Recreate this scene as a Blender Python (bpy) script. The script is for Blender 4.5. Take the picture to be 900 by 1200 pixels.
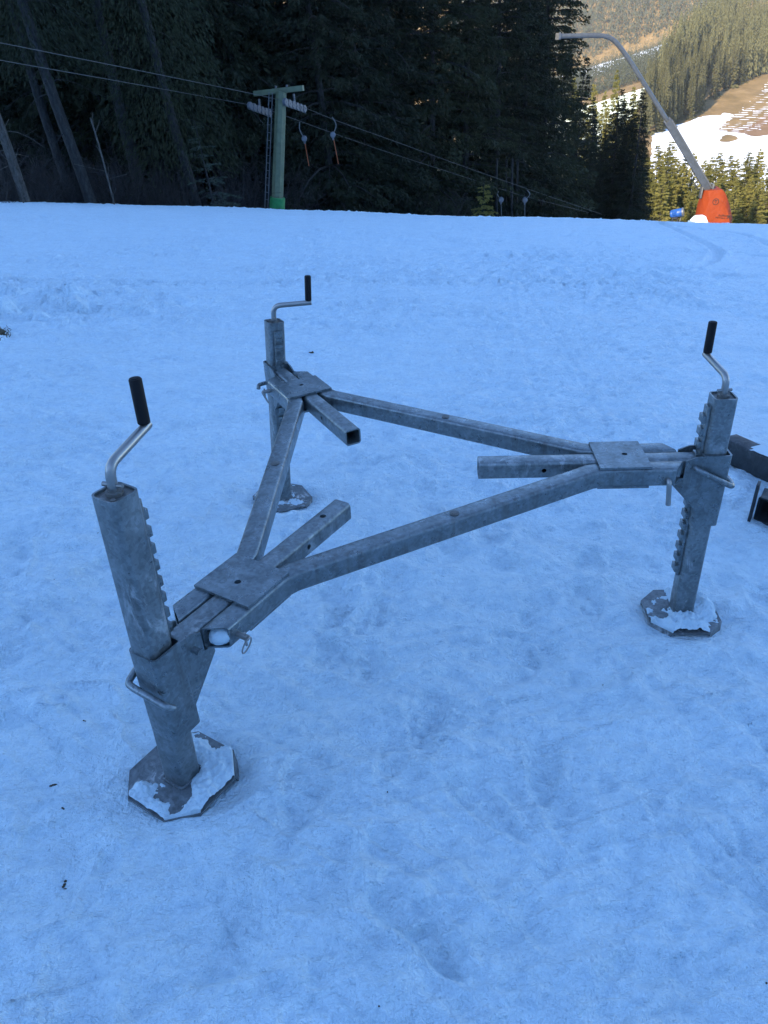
import bpy, bmesh, math, random
import numpy as np
from mathutils import Matrix, Vector, Quaternion

# ------------------------------------------------------------------ camera, sky, sun, exposure
for o in list(bpy.data.objects):
    bpy.data.objects.remove(o)
S = bpy.context.scene
COL = S.collection
FPX, PITCH, ROLL, CAMH = 879.09, 0.5565, -0.0474, 1.84
_cp, _sp, _c, _s = math.cos(PITCH), math.sin(PITCH), math.cos(ROLL), math.sin(ROLL)
_r, _u = np.array([1, 0, 0.]), np.array([0, _sp, _cp])
RIGHT, UP, FWD = _c*_r + _s*_u, -_s*_r + _c*_u, np.array([0, _cp, -_sp])
CAM = np.array([0, 0, CAMH])
cd = bpy.data.cameras.new('camera')
cam = bpy.data.objects.new('camera', cd)
COL.objects.link(cam)
cd.sensor_fit = 'VERTICAL'; cd.sensor_height = 36; cd.sensor_width = 27
cd.lens = 36*FPX/1200
cd.clip_start = .05; cd.clip_end = 8000
cam.matrix_world = Matrix(((RIGHT[0], UP[0], -FWD[0], 0), (RIGHT[1], UP[1], -FWD[1], 0),
                           (RIGHT[2], UP[2], -FWD[2], CAMH), (0, 0, 0, 1)))
S.camera = cam

SUN_EL, SUN_OFF = math.radians(24.7), math.radians(40)      # low winter sun from behind, left
to = np.array([math.sin(SUN_OFF)*math.cos(SUN_EL), math.cos(SUN_OFF)*math.cos(SUN_EL), -math.sin(SUN_EL)])
W = bpy.data.worlds.new('World'); S.world = W; W.use_nodes = True
nt = W.node_tree
sky = nt.nodes.new('ShaderNodeTexSky'); sky.sky_type = 'NISHITA'; sky.sun_disc = False
sky.sun_elevation = SUN_EL
sky.sun_rotation = math.atan2(-to[0], -to[1])
sky.altitude = 1200; sky.air_density = 1.0; sky.dust_density = .3; sky.ozone_density = 5.2
bg = nt.nodes['Background']; bg.inputs['Strength'].default_value = .15
nt.links.new(sky.outputs[0], bg.inputs[0])
sl = bpy.data.lights.new('sun', 'SUN'); sl.energy = 3.5; sl.angle = math.radians(.5); sl.color = (1, .87, .66)
so = bpy.data.objects.new('sun', sl); COL.objects.link(so)
so.rotation_euler = Vector(to).to_track_quat('-Z', 'Y').to_euler()
S.view_settings.view_transform = 'Standard'; S.view_settings.look = 'None'
HAZE = .00011
S.view_settings.exposure = 1.88; S.view_settings.gamma = 1

# ------------------------------------------------------------------ helpers
def ray(u, v): return FWD + (u-450)/FPX*RIGHT - (v-600)/FPX*UP
def at(u, v, D):                       # the point D metres ahead seen at (u, v)
    w = ray(u, v); return CAM + w*(D/w[1])
def link(name, data, parent=None, **kw):
    o = bpy.data.objects.new(name, data); COL.objects.link(o)
    if parent: o.parent = parent
    for k, v in kw.items(): o[k] = v
    return o
def empty(name, loc, label, cat, group=None, rot=None):
    o = link(name, None); o.location = loc; o.empty_display_size = .1
    if rot is not None: o.rotation_mode = 'QUATERNION'; o.rotation_quaternion = rot
    o['label'] = label; o['category'] = cat
    if group: o['group'] = group
    return o
def copy_tree(src, name=None):
    r = src.copy(); COL.objects.link(r)
    for ch in src.children:
        c = ch.copy(); COL.objects.link(c); c.parent = r
        for g in ch.children:
            d = g.copy(); COL.objects.link(d); d.parent = c
    return r
def mesh_np(name, V, F, mat=None, smooth=False):
    me = bpy.data.meshes.new(name)
    V = np.asarray(V, dtype=np.float32); F = np.asarray(F, dtype=np.int32)
    n, k = F.shape
    me.vertices.add(len(V)); me.vertices.foreach_set('co', V.ravel())
    me.loops.add(n*k); me.loops.foreach_set('vertex_index', F.ravel())
    me.polygons.add(n); me.polygons.foreach_set('loop_start', np.arange(0, n*k, k, dtype=np.int32))
    me.polygons.foreach_set('loop_total', np.full(n, k, dtype=np.int32))
    me.polygons.foreach_set('use_smooth', np.full(n, smooth))
    me.update(calc_edges=True)
    if mat: me.materials.append(mat)
    return me
def finish(bm, name, mat, angle=35):
    bmesh.ops.recalc_face_normals(bm, faces=bm.faces)
    me = bpy.data.meshes.new(name); bm.to_mesh(me); bm.free()
    if mat: me.materials.append(mat)
    for p in me.polygons: p.use_smooth = True
    me.set_sharp_from_angle(angle=math.radians(angle))
    return me
def rrect(w, h, r, seg=3):
    if r <= 0: return [(w/2, h/2), (-w/2, h/2), (-w/2, -h/2), (w/2, -h/2)]
    o = []
    for cx, cy, a0 in ((w/2-r, h/2-r, 0), (-w/2+r, h/2-r, 90), (-w/2+r, -h/2+r, 180), (w/2-r, -h/2+r, 270)):
        for i in range(seg+1):
            a = math.radians(a0+90*i/seg); o.append((cx+r*math.cos(a), cy+r*math.sin(a)))
    return o
def tube(bm, path, w, h, r=.006, wall=0, up=(0, 0, 1), e0=0., e1=0., seg=3):
    """rounded box section swept along a polyline; e0/e1 slant the ends across the width"""
    path = [Vector(p) for p in path]; up = Vector(up); n = len(path)
    T = [(path[i+1]-path[i]).normalized() for i in range(n-1)]
    def rings(w, h, r):
        prof = rrect(w, h, r, seg); R = []
        for i in range(n):
            t = T[min(i, n-2)] if i in (0, n-1) else (T[i-1]+T[i]).normalized()
            side = t.cross(up).normalized(); u2 = side.cross(t).normalized()
            k = 1.0 if i in (0, n-1) else 1/max(.2, t.dot(T[i]))
            e = e0 if i == 0 else e1 if i == n-1 else 0
            R.append([bm.verts.new(path[i]+side*(a*k)+u2*b+t*(e*a)) for a, b in prof])
        for i in range(n-1):
            for j in range(len(prof)):
                j2 = (j+1) % len(prof)
                bm.faces.new((R[i][j], R[i][j2], R[i+1][j2], R[i+1][j]))
        return R
    A = rings(w, h, r)
    if wall:
        B = rings(w-2*wall, h-2*wall, max(.0015, r-wall))
        for i in (0, n-1):
            m = len(A[i])
            for j in range(m):
                bm.faces.new((A[i][j], A[i][(j+1) % m], B[i][(j+1) % m], B[i][j]))
    else:
        bm.faces.new(A[0]); bm.faces.new(A[-1][::-1])
def fillet(pts, rad, n=6):
    P = [Vector(p) for p in pts]; o = [P[0]]
    for i in range(1, len(P)-1):
        a, b, c = P[i-1], P[i], P[i+1]
        d1, d2 = (a-b), (c-b); k = min(rad, d1.length*.49, d2.length*.49)
        p, q = b+d1.normalized()*k, b+d2.normalized()*k
        for j in range(n+1):
            t = j/n; o.append(p.lerp(b, t).lerp(b.lerp(q, t), t))
    o.append(P[-1]); return o
def rod(bm, pts, rad, n=12, rads=None, cap=True):
    P = [Vector(p) for p in pts]; m = len(P); prev = None; R = []
    for i in range(m):
        t = (P[min(i+1, m-1)]-P[max(i-1, 0)]).normalized()
        if prev is None: x = t.orthogonal().normalized()
        else: x = (prev-t*prev.dot(t)).normalized()
        prev = x; y = t.cross(x); rr = rads[i] if rads else rad
        R.append([bm.verts.new(P[i]+(x*math.cos(2*math.pi*j/n)+y*math.sin(2*math.pi*j/n))*rr) for j in range(n)])
    for i in range(m-1):
        for j in range(n): bm.faces.new((R[i][j], R[i][(j+1) % n], R[i+1][(j+1) % n], R[i+1][j]))
    if cap: bm.faces.new(R[0][::-1]); bm.faces.new(R[-1])
def box(bm, x0, x1, y0, y1, z0, z1, bev=0):
    r = bmesh.ops.create_cube(bm, size=1)
    for v in r['verts']:
        v.co = Vector((x0+(v.co.x+.5)*(x1-x0), y0+(v.co.y+.5)*(y1-y0), z0+(v.co.z+.5)*(z1-z0)))
    if bev:
        es = list({e for v in r['verts'] for e in v.link_edges})
        bmesh.ops.bevel(bm, geom=es, offset=bev, segments=2, affect='EDGES', profile=.5)
def prism(bm, poly, axis, a, b):
    """poly extruded along axis ('y' or 'z') from a to b"""
    f = (lambda p, q: (p[0], q, p[1])) if axis == 'y' else (lambda p, q: (p[0], p[1], q))
    A = [bm.verts.new(f(p, a)) for p in poly]; B = [bm.verts.new(f(p, b)) for p in poly]
    n = len(poly); bm.faces.new(A); bm.faces.new(B[::-1])
    for i in range(n): bm.faces.new((A[i], A[(i+1) % n], B[(i+1) % n], B[i]))
def cut_holes(me, holes):
    """real holes: boolean difference with short cylinders (p, direction, radius, half length)"""
    o = bpy.data.objects.new('tmp', me); COL.objects.link(o); cs = []
    for p, dr, rad, hl in holes:
        bm = bmesh.new(); d = Vector(dr).normalized()
        rod(bm, [Vector(p)-d*hl, Vector(p)+d*hl], rad, 16)
        bmesh.ops.recalc_face_normals(bm, faces=bm.faces)
        cm = bpy.data.meshes.new('c'); bm.to_mesh(cm); bm.free()
        c = bpy.data.objects.new('c', cm); COL.objects.link(c); cs.append(c)
        m = o.modifiers.new('b', 'BOOLEAN'); m.object = c; m.operation = 'DIFFERENCE'; m.solver = 'EXACT'
    bpy.context.view_layer.update()
    r = bpy.data.meshes.new_from_object(o.evaluated_get(bpy.context.evaluated_depsgraph_get()))
    bpy.data.objects.remove(o)
    for c in cs: bpy.data.objects.remove(c)
    for p in r.polygons: p.use_smooth = True
    r.set_sharp_from_angle(angle=math.radians(35)); r.name = me.name
    return r

# smooth value noise in numpy
def _hash(i, j, s):
    with np.errstate(over='ignore'):
        h = (i.astype(np.int64)*374761393 + j.astype(np.int64)*668265263 + s*1274126177) & 0xffffffff
        h = ((h ^ (h >> 13))*1274126177) & 0xffffffff
        h = (h ^ (h >> 16)) & 0xffffff
    return h/float(0xffffff)*2-1
def vnoise(x, y, s=0):
    xi, yi = np.floor(x), np.floor(y); fx, fy = x-xi, y-yi
    u, v = fx*fx*fx*(fx*(fx*6-15)+10), fy*fy*fy*(fy*(fy*6-15)+10)
    a, b, c, d = _hash(xi, yi, s), _hash(xi+1, yi, s), _hash(xi, yi+1, s), _hash(xi+1, yi+1, s)
    return a*(1-u)*(1-v)+b*u*(1-v)+c*(1-u)*v+d*u*v
def fbm(x, y, sc, oc=4, s=0, g=.5):
    o, a, t = 0, 1, 0
    for k in range(oc):
        o = o+a*vnoise(x/sc+17.3*k, y/sc-9.1*k, s+k); t += a; a *= g; sc = sc/2.03
    return o/t
def sstep(a, b, x):
    t = np.clip((x-a)/(b-a), 0, 1); return t*t*(3-2*t)

# ------------------------------------------------------------------ materials
def mat(name, base=(.5, .5, .5), rough=.6, metal=0, spec=.5):
    m = bpy.data.materials.new(name); m.use_nodes = True
    b = m.node_tree.nodes['Principled BSDF']
    b.inputs['Base Color'].default_value = (*base, 1); b.inputs['Roughness'].default_value = rough
    b.inputs['Metallic'].default_value = metal; b.inputs['Specular IOR Level'].default_value = spec
    return m, m.node_tree, b
def N(t, kind, **kw):
    n = t.nodes.new('ShaderNode'+kind)
    for k, v in kw.items():
        if k in n.inputs: n.inputs[k].default_value = v
        else: setattr(n, k, v)
    return n
def ramp(t, src, stops):
    r = N(t, 'ValToRGB'); e = r.color_ramp.elements
    while len(e) < len(stops): e.new(.5)
    for i, (p, c) in enumerate(stops):
        e[i].position = p; e[i].color = (*c, 1) if len(c) == 3 else c
    t.links.new(src, r.inputs[0]); return r.outputs[0]
def noise(t, vec, scale, detail=4, rough=.55, dist=0):
    n = N(t, 'TexNoise', Scale=scale, Detail=detail, Roughness=rough, Distortion=dist)
    if vec is not None: t.links.new(vec, n.inputs['Vector'])
    return n.outputs['Fac']
def mapping(t, vec, scale=(1, 1, 1), rot=(0, 0, 0)):
    m = N(t, 'Mapping'); m.inputs['Scale'].default_value = scale; m.inputs['Rotation'].default_value = rot
    t.links.new(vec, m.inputs[0]); return m.outputs[0]
def mix(t, fac, a, b, blend='MIX'):
    m = N(t, 'Mix', data_type='RGBA', blend_type=blend)
    for s, i in ((fac, 0), (a, 6), (b, 7)):
        if isinstance(s, (int, float)): m.inputs[i].default_value = s
        elif isinstance(s, tuple): m.inputs[i].default_value = (*s, 1)
        else: t.links.new(s, m.inputs[i])
    return m.outputs[2]
def bump(t, b, h, strength, dist):
    n = N(t, 'Bump'); n.inputs['Strength'].default_value = strength; n.inputs['Distance'].default_value = dist
    t.links.new(h, n.inputs['Height']); t.links.new(n.outputs[0], b.inputs['Normal'])
def mathn(t, op, a, b):
    m = N(t, 'Math', operation=op)
    for s, i in ((a, 0), (b, 1)):
        if isinstance(s, (int, float)): m.inputs[i].default_value = s
        else: t.links.new(s, m.inputs[i])
    return m.outputs[0]

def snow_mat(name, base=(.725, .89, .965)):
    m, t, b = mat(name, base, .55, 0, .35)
    g = N(t, 'NewGeometry').outputs['Position']
    n1 = noise(t, g, 28, 6, .62); n2 = noise(t, g, 110, 3, .6)
    n3 = noise(t, mapping(t, g, (9, 4, 6), (0, 0, .6)), 1.6, 5, .6, .5)
    h = mathn(t, 'ADD', mathn(t, 'MULTIPLY', n1, 1.5), mathn(t, 'ADD', mathn(t, 'MULTIPLY', n2, .45), mathn(t, 'MULTIPLY', n3, 1.1)))
    bump(t, b, h, 1.0, .03)
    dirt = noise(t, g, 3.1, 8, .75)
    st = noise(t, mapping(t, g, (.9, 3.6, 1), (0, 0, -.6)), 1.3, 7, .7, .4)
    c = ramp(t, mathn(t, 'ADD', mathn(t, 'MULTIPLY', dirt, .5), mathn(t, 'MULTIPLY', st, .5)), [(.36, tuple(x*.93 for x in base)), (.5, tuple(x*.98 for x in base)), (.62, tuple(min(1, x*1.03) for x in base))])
    cr = noise(t, mapping(t, g, (1, 1.5, 1), (0, 0, -.5)), 19, 6, .68, .6)      # crusted and powdery spots, with fine relief shading put into the tone
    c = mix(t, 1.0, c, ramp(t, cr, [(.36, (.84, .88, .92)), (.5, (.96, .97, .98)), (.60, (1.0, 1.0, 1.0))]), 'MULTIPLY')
    grit = noise(t, g, 260, 2, .5); grit2 = noise(t, g, 1.1, 3, .5)
    gm = mathn(t, 'MULTIPLY', ramp(t, grit, [(.735, (0, 0, 0)), (.76, (1, 1, 1))]), ramp(t, grit2, [(.5, (0, 0, 0)), (.7, (1, 1, 1))]))
    t.links.new(mix(t, mathn(t, 'MULTIPLY', gm, .6), c, (.10, .09, .07)), b.inputs['Base Color'])
    return m
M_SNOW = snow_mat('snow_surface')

def galv(name, lo, hi, metal=.45, rough=.5, oxide=.0, streak=.5):
    m, t, b = mat(name, lo, rough, metal, .5)
    oc = N(t, 'TexCoord').outputs['Object']
    oi = N(t, 'ObjectInfo').outputs['Random']
    off = N(t, 'VectorMath', operation='ADD'); t.links.new(oc, off.inputs[0])
    cb = N(t, 'CombineXYZ'); 
    for k in range(3): t.links.new(mathn(t, 'MULTIPLY', oi, 37.0+11*k), cb.inputs[k])
    t.links.new(cb.outputs[0], off.inputs[1]); oc = off.outputs[0]
    big = noise(t, oc, 16, 8, .7, .5)
    vor = N(t, 'TexVoronoi', Scale=110.0); t.links.new(oc, vor.inputs['Vector'])
    c = ramp(t, big, [(.32, lo), (.5, tuple((a+b_)/2 for a, b_ in zip(lo, hi))), (.68, hi)])
    bw = N(t, 'RGBToBW'); t.links.new(vor.outputs['Color'], bw.inputs[0])
    c = mix(t, .24, c, bw.outputs[0], 'OVERLAY')
    st = noise(t, mapping(t, oc, (38, 38, 2.2)), 1, 4, .6)       # run-off streaks down the faces
    gate = noise(t, oc, 3.4, 2, .5)
    sm = mathn(t, 'MULTIPLY', ramp(t, st, [(.50, (0, 0, 0)), (.66, (1, 1, 1))]), ramp(t, gate, [(.45, (0, 0, 0)), (.62, (1, 1, 1))]))
    c = mix(t, mathn(t, 'MULTIPLY', sm, streak), c, (.085, .075, .062))
    if oxide:
        ox = noise(t, mapping(t, oc, (16, 16, 7)), 1.0, 9, .72, .8)
        om = ramp(t, ox, [(.53, (0, 0, 0)), (.62, (1, 1, 1))])
        g2 = ramp(t, noise(t, oc, 4.2, 2, .5), [(.45, (0, 0, 0)), (.6, (1, 1, 1))])
        c = mix(t, mathn(t, 'MULTIPLY', mathn(t, 'MULTIPLY', om, g2), oxide), c, (.62, .64, .64))
    sc = noise(t, mapping(t, oc, (5, 60, 60), (.3, .5, .2)), 1.5, 3, .6)
    c = mix(t, mathn(t, 'MULTIPLY', ramp(t, sc, [(.66, (0, 0, 0)), (.70, (1, 1, 1))]), .22), c, (.06, .06, .06))
    t.links.new(c, b.inputs['Base Color'])
    t.links.new(ramp(t, noise(t, oc, 22, 5, .6), [(.3, (rough-.12,)*3), (.7, (min(1, rough+.16),)*3)]), b.inputs['Roughness'])
    bump(t, b, noise(t, oc, 120, 4, .6), .12, .003)
    return m
M_GALV = galv('galvanised_steel', (.125, .148, .155), (.215, .248, .258), .7, .33)
M_GALV_OX = galv('galvanised_steel_oxidised', (.130, .152, .158), (.235, .265, .272), .62, .38, .5, .5)
M_GALV_W = galv('galvanised_steel_weathered', (.07, .07, .065), (.19, .185, .17), .35, .6, .3, .55)
M_FOOT = galv('frosty_foot_steel', (.075, .088, .094), (.19, .212, .22), .35, .6, .8, .15)
M_CRANK = mat('zinc_plated_rod', (.30, .295, .28), .32, .8)[0]
M_DARK = mat('dark_steel', (.045, .047, .05), .6, .3)[0]
M_GRIP, t_, b_ = mat('black_plastic_grip', (.008, .008, .009), .6, 0, .18)
bump(t_, b_, noise(t_, N(t_, 'TexCoord').outputs['Object'], 180, 3), .25, .002)
def plain(name, c, rough=.6, metal=0, var=.35, sc=6.0):
    m, t, b = mat(name, c, rough, metal)
    n = noise(t, N(t, 'TexCoord').outputs['Object'], sc, 6, .6)
    t.links.new(ramp(t, n, [(.3, tuple(x*(1-var) for x in c)), (.7, tuple(min(1, x*(1+var)) for x in c))]), b.inputs['Base Color'])
    return m
def foliage(name, lo, hi, tr=.25):
    m, t, b = mat(name, lo, .75, 0, .2)
    r = N(t, 'ObjectInfo').outputs['Random']
    g = N(t, 'TexCoord').outputs['Object']
    f = mathn(t, 'ADD', mathn(t, 'MULTIPLY', noise(t, g, .9, 4, .7), .75), mathn(t, 'MULTIPLY', r, .28))
    c = ramp(t, f, [(.35, lo), (.72, hi)])
    t.links.new(c, b.inputs['Base Color'])
    ts = N(t, 'BsdfTranslucent'); t.links.new(c, ts.inputs[0])
    mx = N(t, 'MixShader'); mx.inputs[0].default_value = tr
    t.links.new(b.outputs[0], mx.inputs[1]); t.links.new(ts.outputs[0], mx.inputs[2])
    t.links.new(mx.outputs[0], t.nodes['Material Output'].inputs['Surface'])
    return m
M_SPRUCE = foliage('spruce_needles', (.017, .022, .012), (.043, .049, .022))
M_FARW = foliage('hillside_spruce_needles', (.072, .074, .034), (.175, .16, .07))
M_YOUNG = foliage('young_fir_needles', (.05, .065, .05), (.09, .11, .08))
M_SUNSPRUCE = foliage('sun_bright_spruce_needles', (.098, .096, .024), (.25, .222, .060))  # yellowish needles brightened for the sunlit trees, sunlight put into base colour
def bark(name, a, b2):
    m, t, b = mat(name, a, .85, 0, .2)
    oc = N(t, 'TexCoord').outputs['Object']
    n = noise(t, mapping(t, oc, (1, 1, .35)), 9, 8, .7, .6)
    t.links.new(ramp(t, n, [(.38, a), (.6, tuple((x+y)/2 for x, y in zip(a, b2))), (.68, b2)]), b.inputs['Base Color'])
    bump(t, b, n, .8, .05); return m
M_BARK = bark('spruce_bark', (.022, .021, .020), (.075, .072, .068))
M_PALEBARK = bark('pale_bark', (.05, .045, .04), (.18, .165, .145))
M_TWIG = plain('bare_twigs', (.026, .021, .019), .8)

# ------------------------------------------------------------------ ground
GX, GY, GZ = -.0745, -.123, .268
YC = 34.5
def base_z(x, y):
    x = np.asarray(x, float); y = np.asarray(y, float)
    p = GZ + GX*60*np.tanh(x/60) + GY*y
    dd = y-YC
    p = p - .20*.5*(np.sqrt(dd*dd+16)+dd) + .20*.5*(math.sqrt(YC**2+16)-YC)
    up = np.clip(-y-15, 0, None)
    # unseen mountainside behind, shaped to hold the sun off the piste
    p = p + .67*up*sstep(0, 60, up) - 1.5*np.clip(-y-260, 0, None)
    q = x*math.cos(SUN_OFF)-y*math.sin(SUN_OFF)
    p = p - 28*sstep(-22.5, -20, q)*(1-sstep(-8.5, -6, q))*sstep(90, 130, -y)  # notch cut in the unseen ridge so sun reaches the orange lance base
    return p
def onground(u, v):                    # where the sight line meets the snow
    w = ray(u, v); lo, hi = .3, 60.
    for _ in range(60):
        m = (lo+hi)/2; P = CAM+w*m/w[1]
        if P[2] > base_z(P[0], P[1]): lo = m
        else: hi = m
    return CAM+w*lo/w[1]
def seg_dist(x, y, pts):
    best = np.full(x.shape, 1e9)
    for (ax, ay), (bx, by) in zip(pts[:-1], pts[1:]):
        dx, dy = bx-ax, by-ay; L = dx*dx+dy*dy+1e-12
        t = np.clip(((x-ax)*dx+(y-ay)*dy)/L, 0, 1)
        best = np.minimum(best, np.hypot(x-ax-t*dx, y-ay-t*dy))
    return best
def wpath(px, n=6):
    P = [onground(u, v)[:2] for u, v in px]; o = []
    for i in range(len(P)-1):
        p0, p1, p2, p3 = P[max(i-1, 0)], P[i], P[i+1], P[min(i+2, len(P)-1)]
        for k in range(n):
            t = k/n
            o.append(.5*((2*p1)+(-p0+p2)*t+(2*p0-5*p1+4*p2-p3)*t*t+(-p0+3*p1-3*p2+p3)*t**3))
    o.append(P[-1]); return [tuple(q) for q in o]
grooves = [   # ski and sledge tracks: (path, half width, depth)
    ([(700, 258), (790, 272), (832, 292), (835, 308), (800, 318), (700, 322)], .11, .06),
    ([(640, 256), (760, 262), (860, 276), (900, 290)], .11, .055),
    ([(0, 446), (70, 440), (150, 424), (240, 408)], .035, .012),
    ([(0, 545), (100, 520), (200, 500), (300, 478)], .05, .014),
    ([(0, 556), (120, 524), (230, 498), (310, 486)], .04, .012),
    ([(180, 565), (230, 540), (300, 520)], .05, .012),
    ([(610, 300), (600, 345), (618, 420), (640, 500)], .035, .008),
    ([(600, 315), (640, 380), (680, 440), (710, 500)], .03, .008),
    ([(520, 372), (600, 400), (690, 388), (820, 372)], .03, .010),
    ([(420, 330), (520, 326), (690, 318), (900, 300)], .05, .012),
    ([(450, 440), (520, 420), (600, 396)], .03, .010),
    ([(0, 322), (300, 322), (600, 318), (900, 328)], .03, -.014),
    ([(0, 262), (200, 268), (420, 272)], .08, .02),
    ([(0, 282), (250, 286), (430, 290)], .08, .016),
    ([(20, 520), (60, 515), (85, 528), (40, 538)], .05, .010),
    ([(860, 300), (900, 306)], .10, .03),
]
grooves = [(wpath(p), w, d) for p, w, d in grooves]
def snow_disp(x, y):
    r = np.hypot(x, y)
    h = .020*fbm(x, y, 1.5, 3, 1) + .10*fbm(x, y, 9, 2, 71)*sstep(4, 14, r)
    h += .020*fbm(x*.95-y*.3, (y*.95+x*.3)*1.35, .42, 4, 5)
    h += .019*fbm(x*.8+y*.6, (-x*.6+y*.8)*2.1, .20, 4, 11)*(1-.55*sstep(5, 9, r))
    # trodden, scuffed snow around the frame
    rid = 1-np.abs(fbm(x+.2*fbm(x, y, .5, 2, 31), y+.2*fbm(x, y, .5, 2, 33), .33, 3, 21))*2.4
    near = 1-sstep(2.6, 5.5, r)
    h += .024*np.clip(rid, -.4, 1)**3*(.25+.75*near)*sstep(-.35, .4, fbm(x, y, .9, 2, 41)+.15)
    # crusty small relief
    cr = fbm(x*.9+y*.42, (-x*.42+y*.9)*1.6, .13, 3, 13, .62)
    h += (.017*cr+.016*np.clip(np.abs(fbm(x, y*1.5, .20, 3, 15, .6))-.12, 0, 1))*(.55+.9*sstep(-.3, .4, fbm(x, y, 1.3, 2, 19)))*(1+1.2*sstep(5, 12, r))
    # fine combed ridges left by skis, brushes and wind
    for (ca, sa), st_, sd in (((.94, .34), 8., 101), ((.80, -.60), 6., 103)):
        u_, v_ = x*ca+y*sa, (-x*sa+y*ca)*st_
        rg = 1-np.abs(fbm(u_+.3*fbm(x, y, .8, 2, sd), v_, .55, 3, sd, .55))*3.2
        h += .009*sstep(0., 1., rg)*sstep(-.15, .35, fbm(x, y, 1.0, 2, sd+1)+(.12 if sd == 101 else -.08))*(1+1.0*sstep(4, 10, r))*(1-.6*sstep(14, 25, r))
    # old boot prints, half filled
    g = np.random.default_rng(77)
    for _ in range(230):
        px, py, a0 = g.uniform(-2.2, 2.6), g.uniform(.7, 4.6), g.uniform(-.9, .9)+(math.pi if g.random() < .4 else 0)
        L, wd, dp = g.uniform(.13, .17), g.uniform(.05, .07), g.uniform(.004, .014)*(1 if py < 3.2 else .7)
        if min(math.hypot(px-f_[0], py-f_[1]) for f_ in FEET_XY) < .3: continue
        k = (np.abs(x-px) < .4) & (np.abs(y-py) < .4)
        if not k.any(): continue
        u = (x[k]-px)*math.sin(a0)+(y[k]-py)*math.cos(a0); v = (x[k]-px)*math.cos(a0)-(y[k]-py)*math.sin(a0)
        rr = np.sqrt((u/L)**2+(v/(wd*(1+.25*np.sin(u/L*2.4))))**2)+.25*fbm(x[k], y[k], .09, 2, 79)
        h[k] += -dp*(1-sstep(.75, 1.08, rr))*(1+.30*np.sin(u*2*math.pi/.032)*(1-sstep(.3, .9, rr))) + .55*dp*np.exp(-((rr-1.22)/.16)**2)*(.6+.5*np.sin(a0*7+u*14))
    # drifted streaks running up to the right
    h += .014*np.clip(fbm(x*.83-y*.56, (x*.56+y*.83)*4.2, 1.1, 4, 83), -.3, .6)*(1-.5*sstep(6, 12, r))
    # ploughed clods at the left
    m = np.exp(-(((x+4.6)/2.4)**2+((y-8.6)/1.35)**2)**2)
    cl = np.clip(fbm(x, y, .34, 4, 51, .6)*1.6-.05, 0, 1)
    h += m*(.15*cl+.05*fbm(x, y, .12, 2, 55)+.05*np.clip(fbm(x, y, .9, 2, 57), -.4, 1))
    # churned patch right of the middle
    P = onground(690, 322); Q = onground(610, 300)
    for c, a, b_ in ((P, 1.9, 2.3), (Q, 1.5, 1.0)):
        m = np.exp(-(((x-c[0])/a)**2+((y-c[1])/b_)**2)**2)
        h += m*(.085*fbm(x, y, .22, 3, 61, .7)+.012*fbm(x, y, .5, 2, 63))
    # tyre track with lugs across the slope
    A, B = onground(-60, 329)[:2], onground(960, 334)[:2]
    d = (B-A)/np.linalg.norm(B-A); s = (x-A[0])*d[0]+(y-A[1])*d[1]; q = -(x-A[0])*d[1]+(y-A[1])*d[0]
    q = q+.10*np.sin(s*.5)
    for off in (0., 1.62):
        qq = q-off; band = 1-sstep(.24, .32, np.abs(qq))
        lug = sstep(-.25, .35, np.sin((s+np.abs(qq)*.9)*2*math.pi/.20+np.sign(qq)*.8))
        fade = sstep(-.5, .3, fbm(s, s*0+off, 1.7, 2, 81)+.25)*(1 if off == 0 else .45)
        h += band*(-.012+.032*lug)*fade + .012*np.exp(-((np.abs(qq)-.36)/.05)**2)*fade
    # groomer corduroy far out
    h += .006*np.sin((y*.98+x*.2)*2*math.pi/.42)*sstep(13, 16, y)*(1-sstep(22, 30, y))*sstep(-.2, .3, fbm(x, y, 6, 2, 91))
    for pts, w, dp in grooves:
        a = np.array(pts); mnx, mxx, mny, mxy = a[:, 0].min()-1, a[:, 0].max()+1, a[:, 1].min()-1, a[:, 1].max()+1
        k = (x > mnx) & (x < mxx) & (y > mny) & (y < mxy)
        if k.any():
            dd = seg_dist(x[k], y[k], pts)
            h[k] += -dp*np.exp(-(dd/w)**4) + .45*dp*np.exp(-((dd-1.7*w)/(.6*w))**2)
    # snow heap at the crest, sunk-in rims round the feet
    p = onground(19, 237.2); h += .34*np.exp(-((x-p[0])/.42)**2-((y-p[1]-.1)/.5)**2)
    for fx, fy in FEET_XY:
        rr = np.hypot(x-fx, y-fy); h *= 1-.85*np.exp(-(rr/.20)**4)
        h += .012*np.exp(-((rr-.23)/.045)**2)*(.3+.9*fbm(x, y, .12, 2, 95)) - .014*np.exp(-(rr/.19)**6)
    return h*(1-sstep(45, 60, r))
FC = np.array([.0326, 2.3078]); PHI = 4.1328
FEET = [np.array([-.588, 1.386, .157]), np.array([-.509, 3.272, -.081]), np.array([1.132, 2.243, -.076])]
TOPS = [np.array([-.569, 1.387, 1.058]), np.array([-.448, 3.294, .822]), np.array([1.125, 2.252, .826])]
FEET_XY = [f[:2] for f in FEET]

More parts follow.
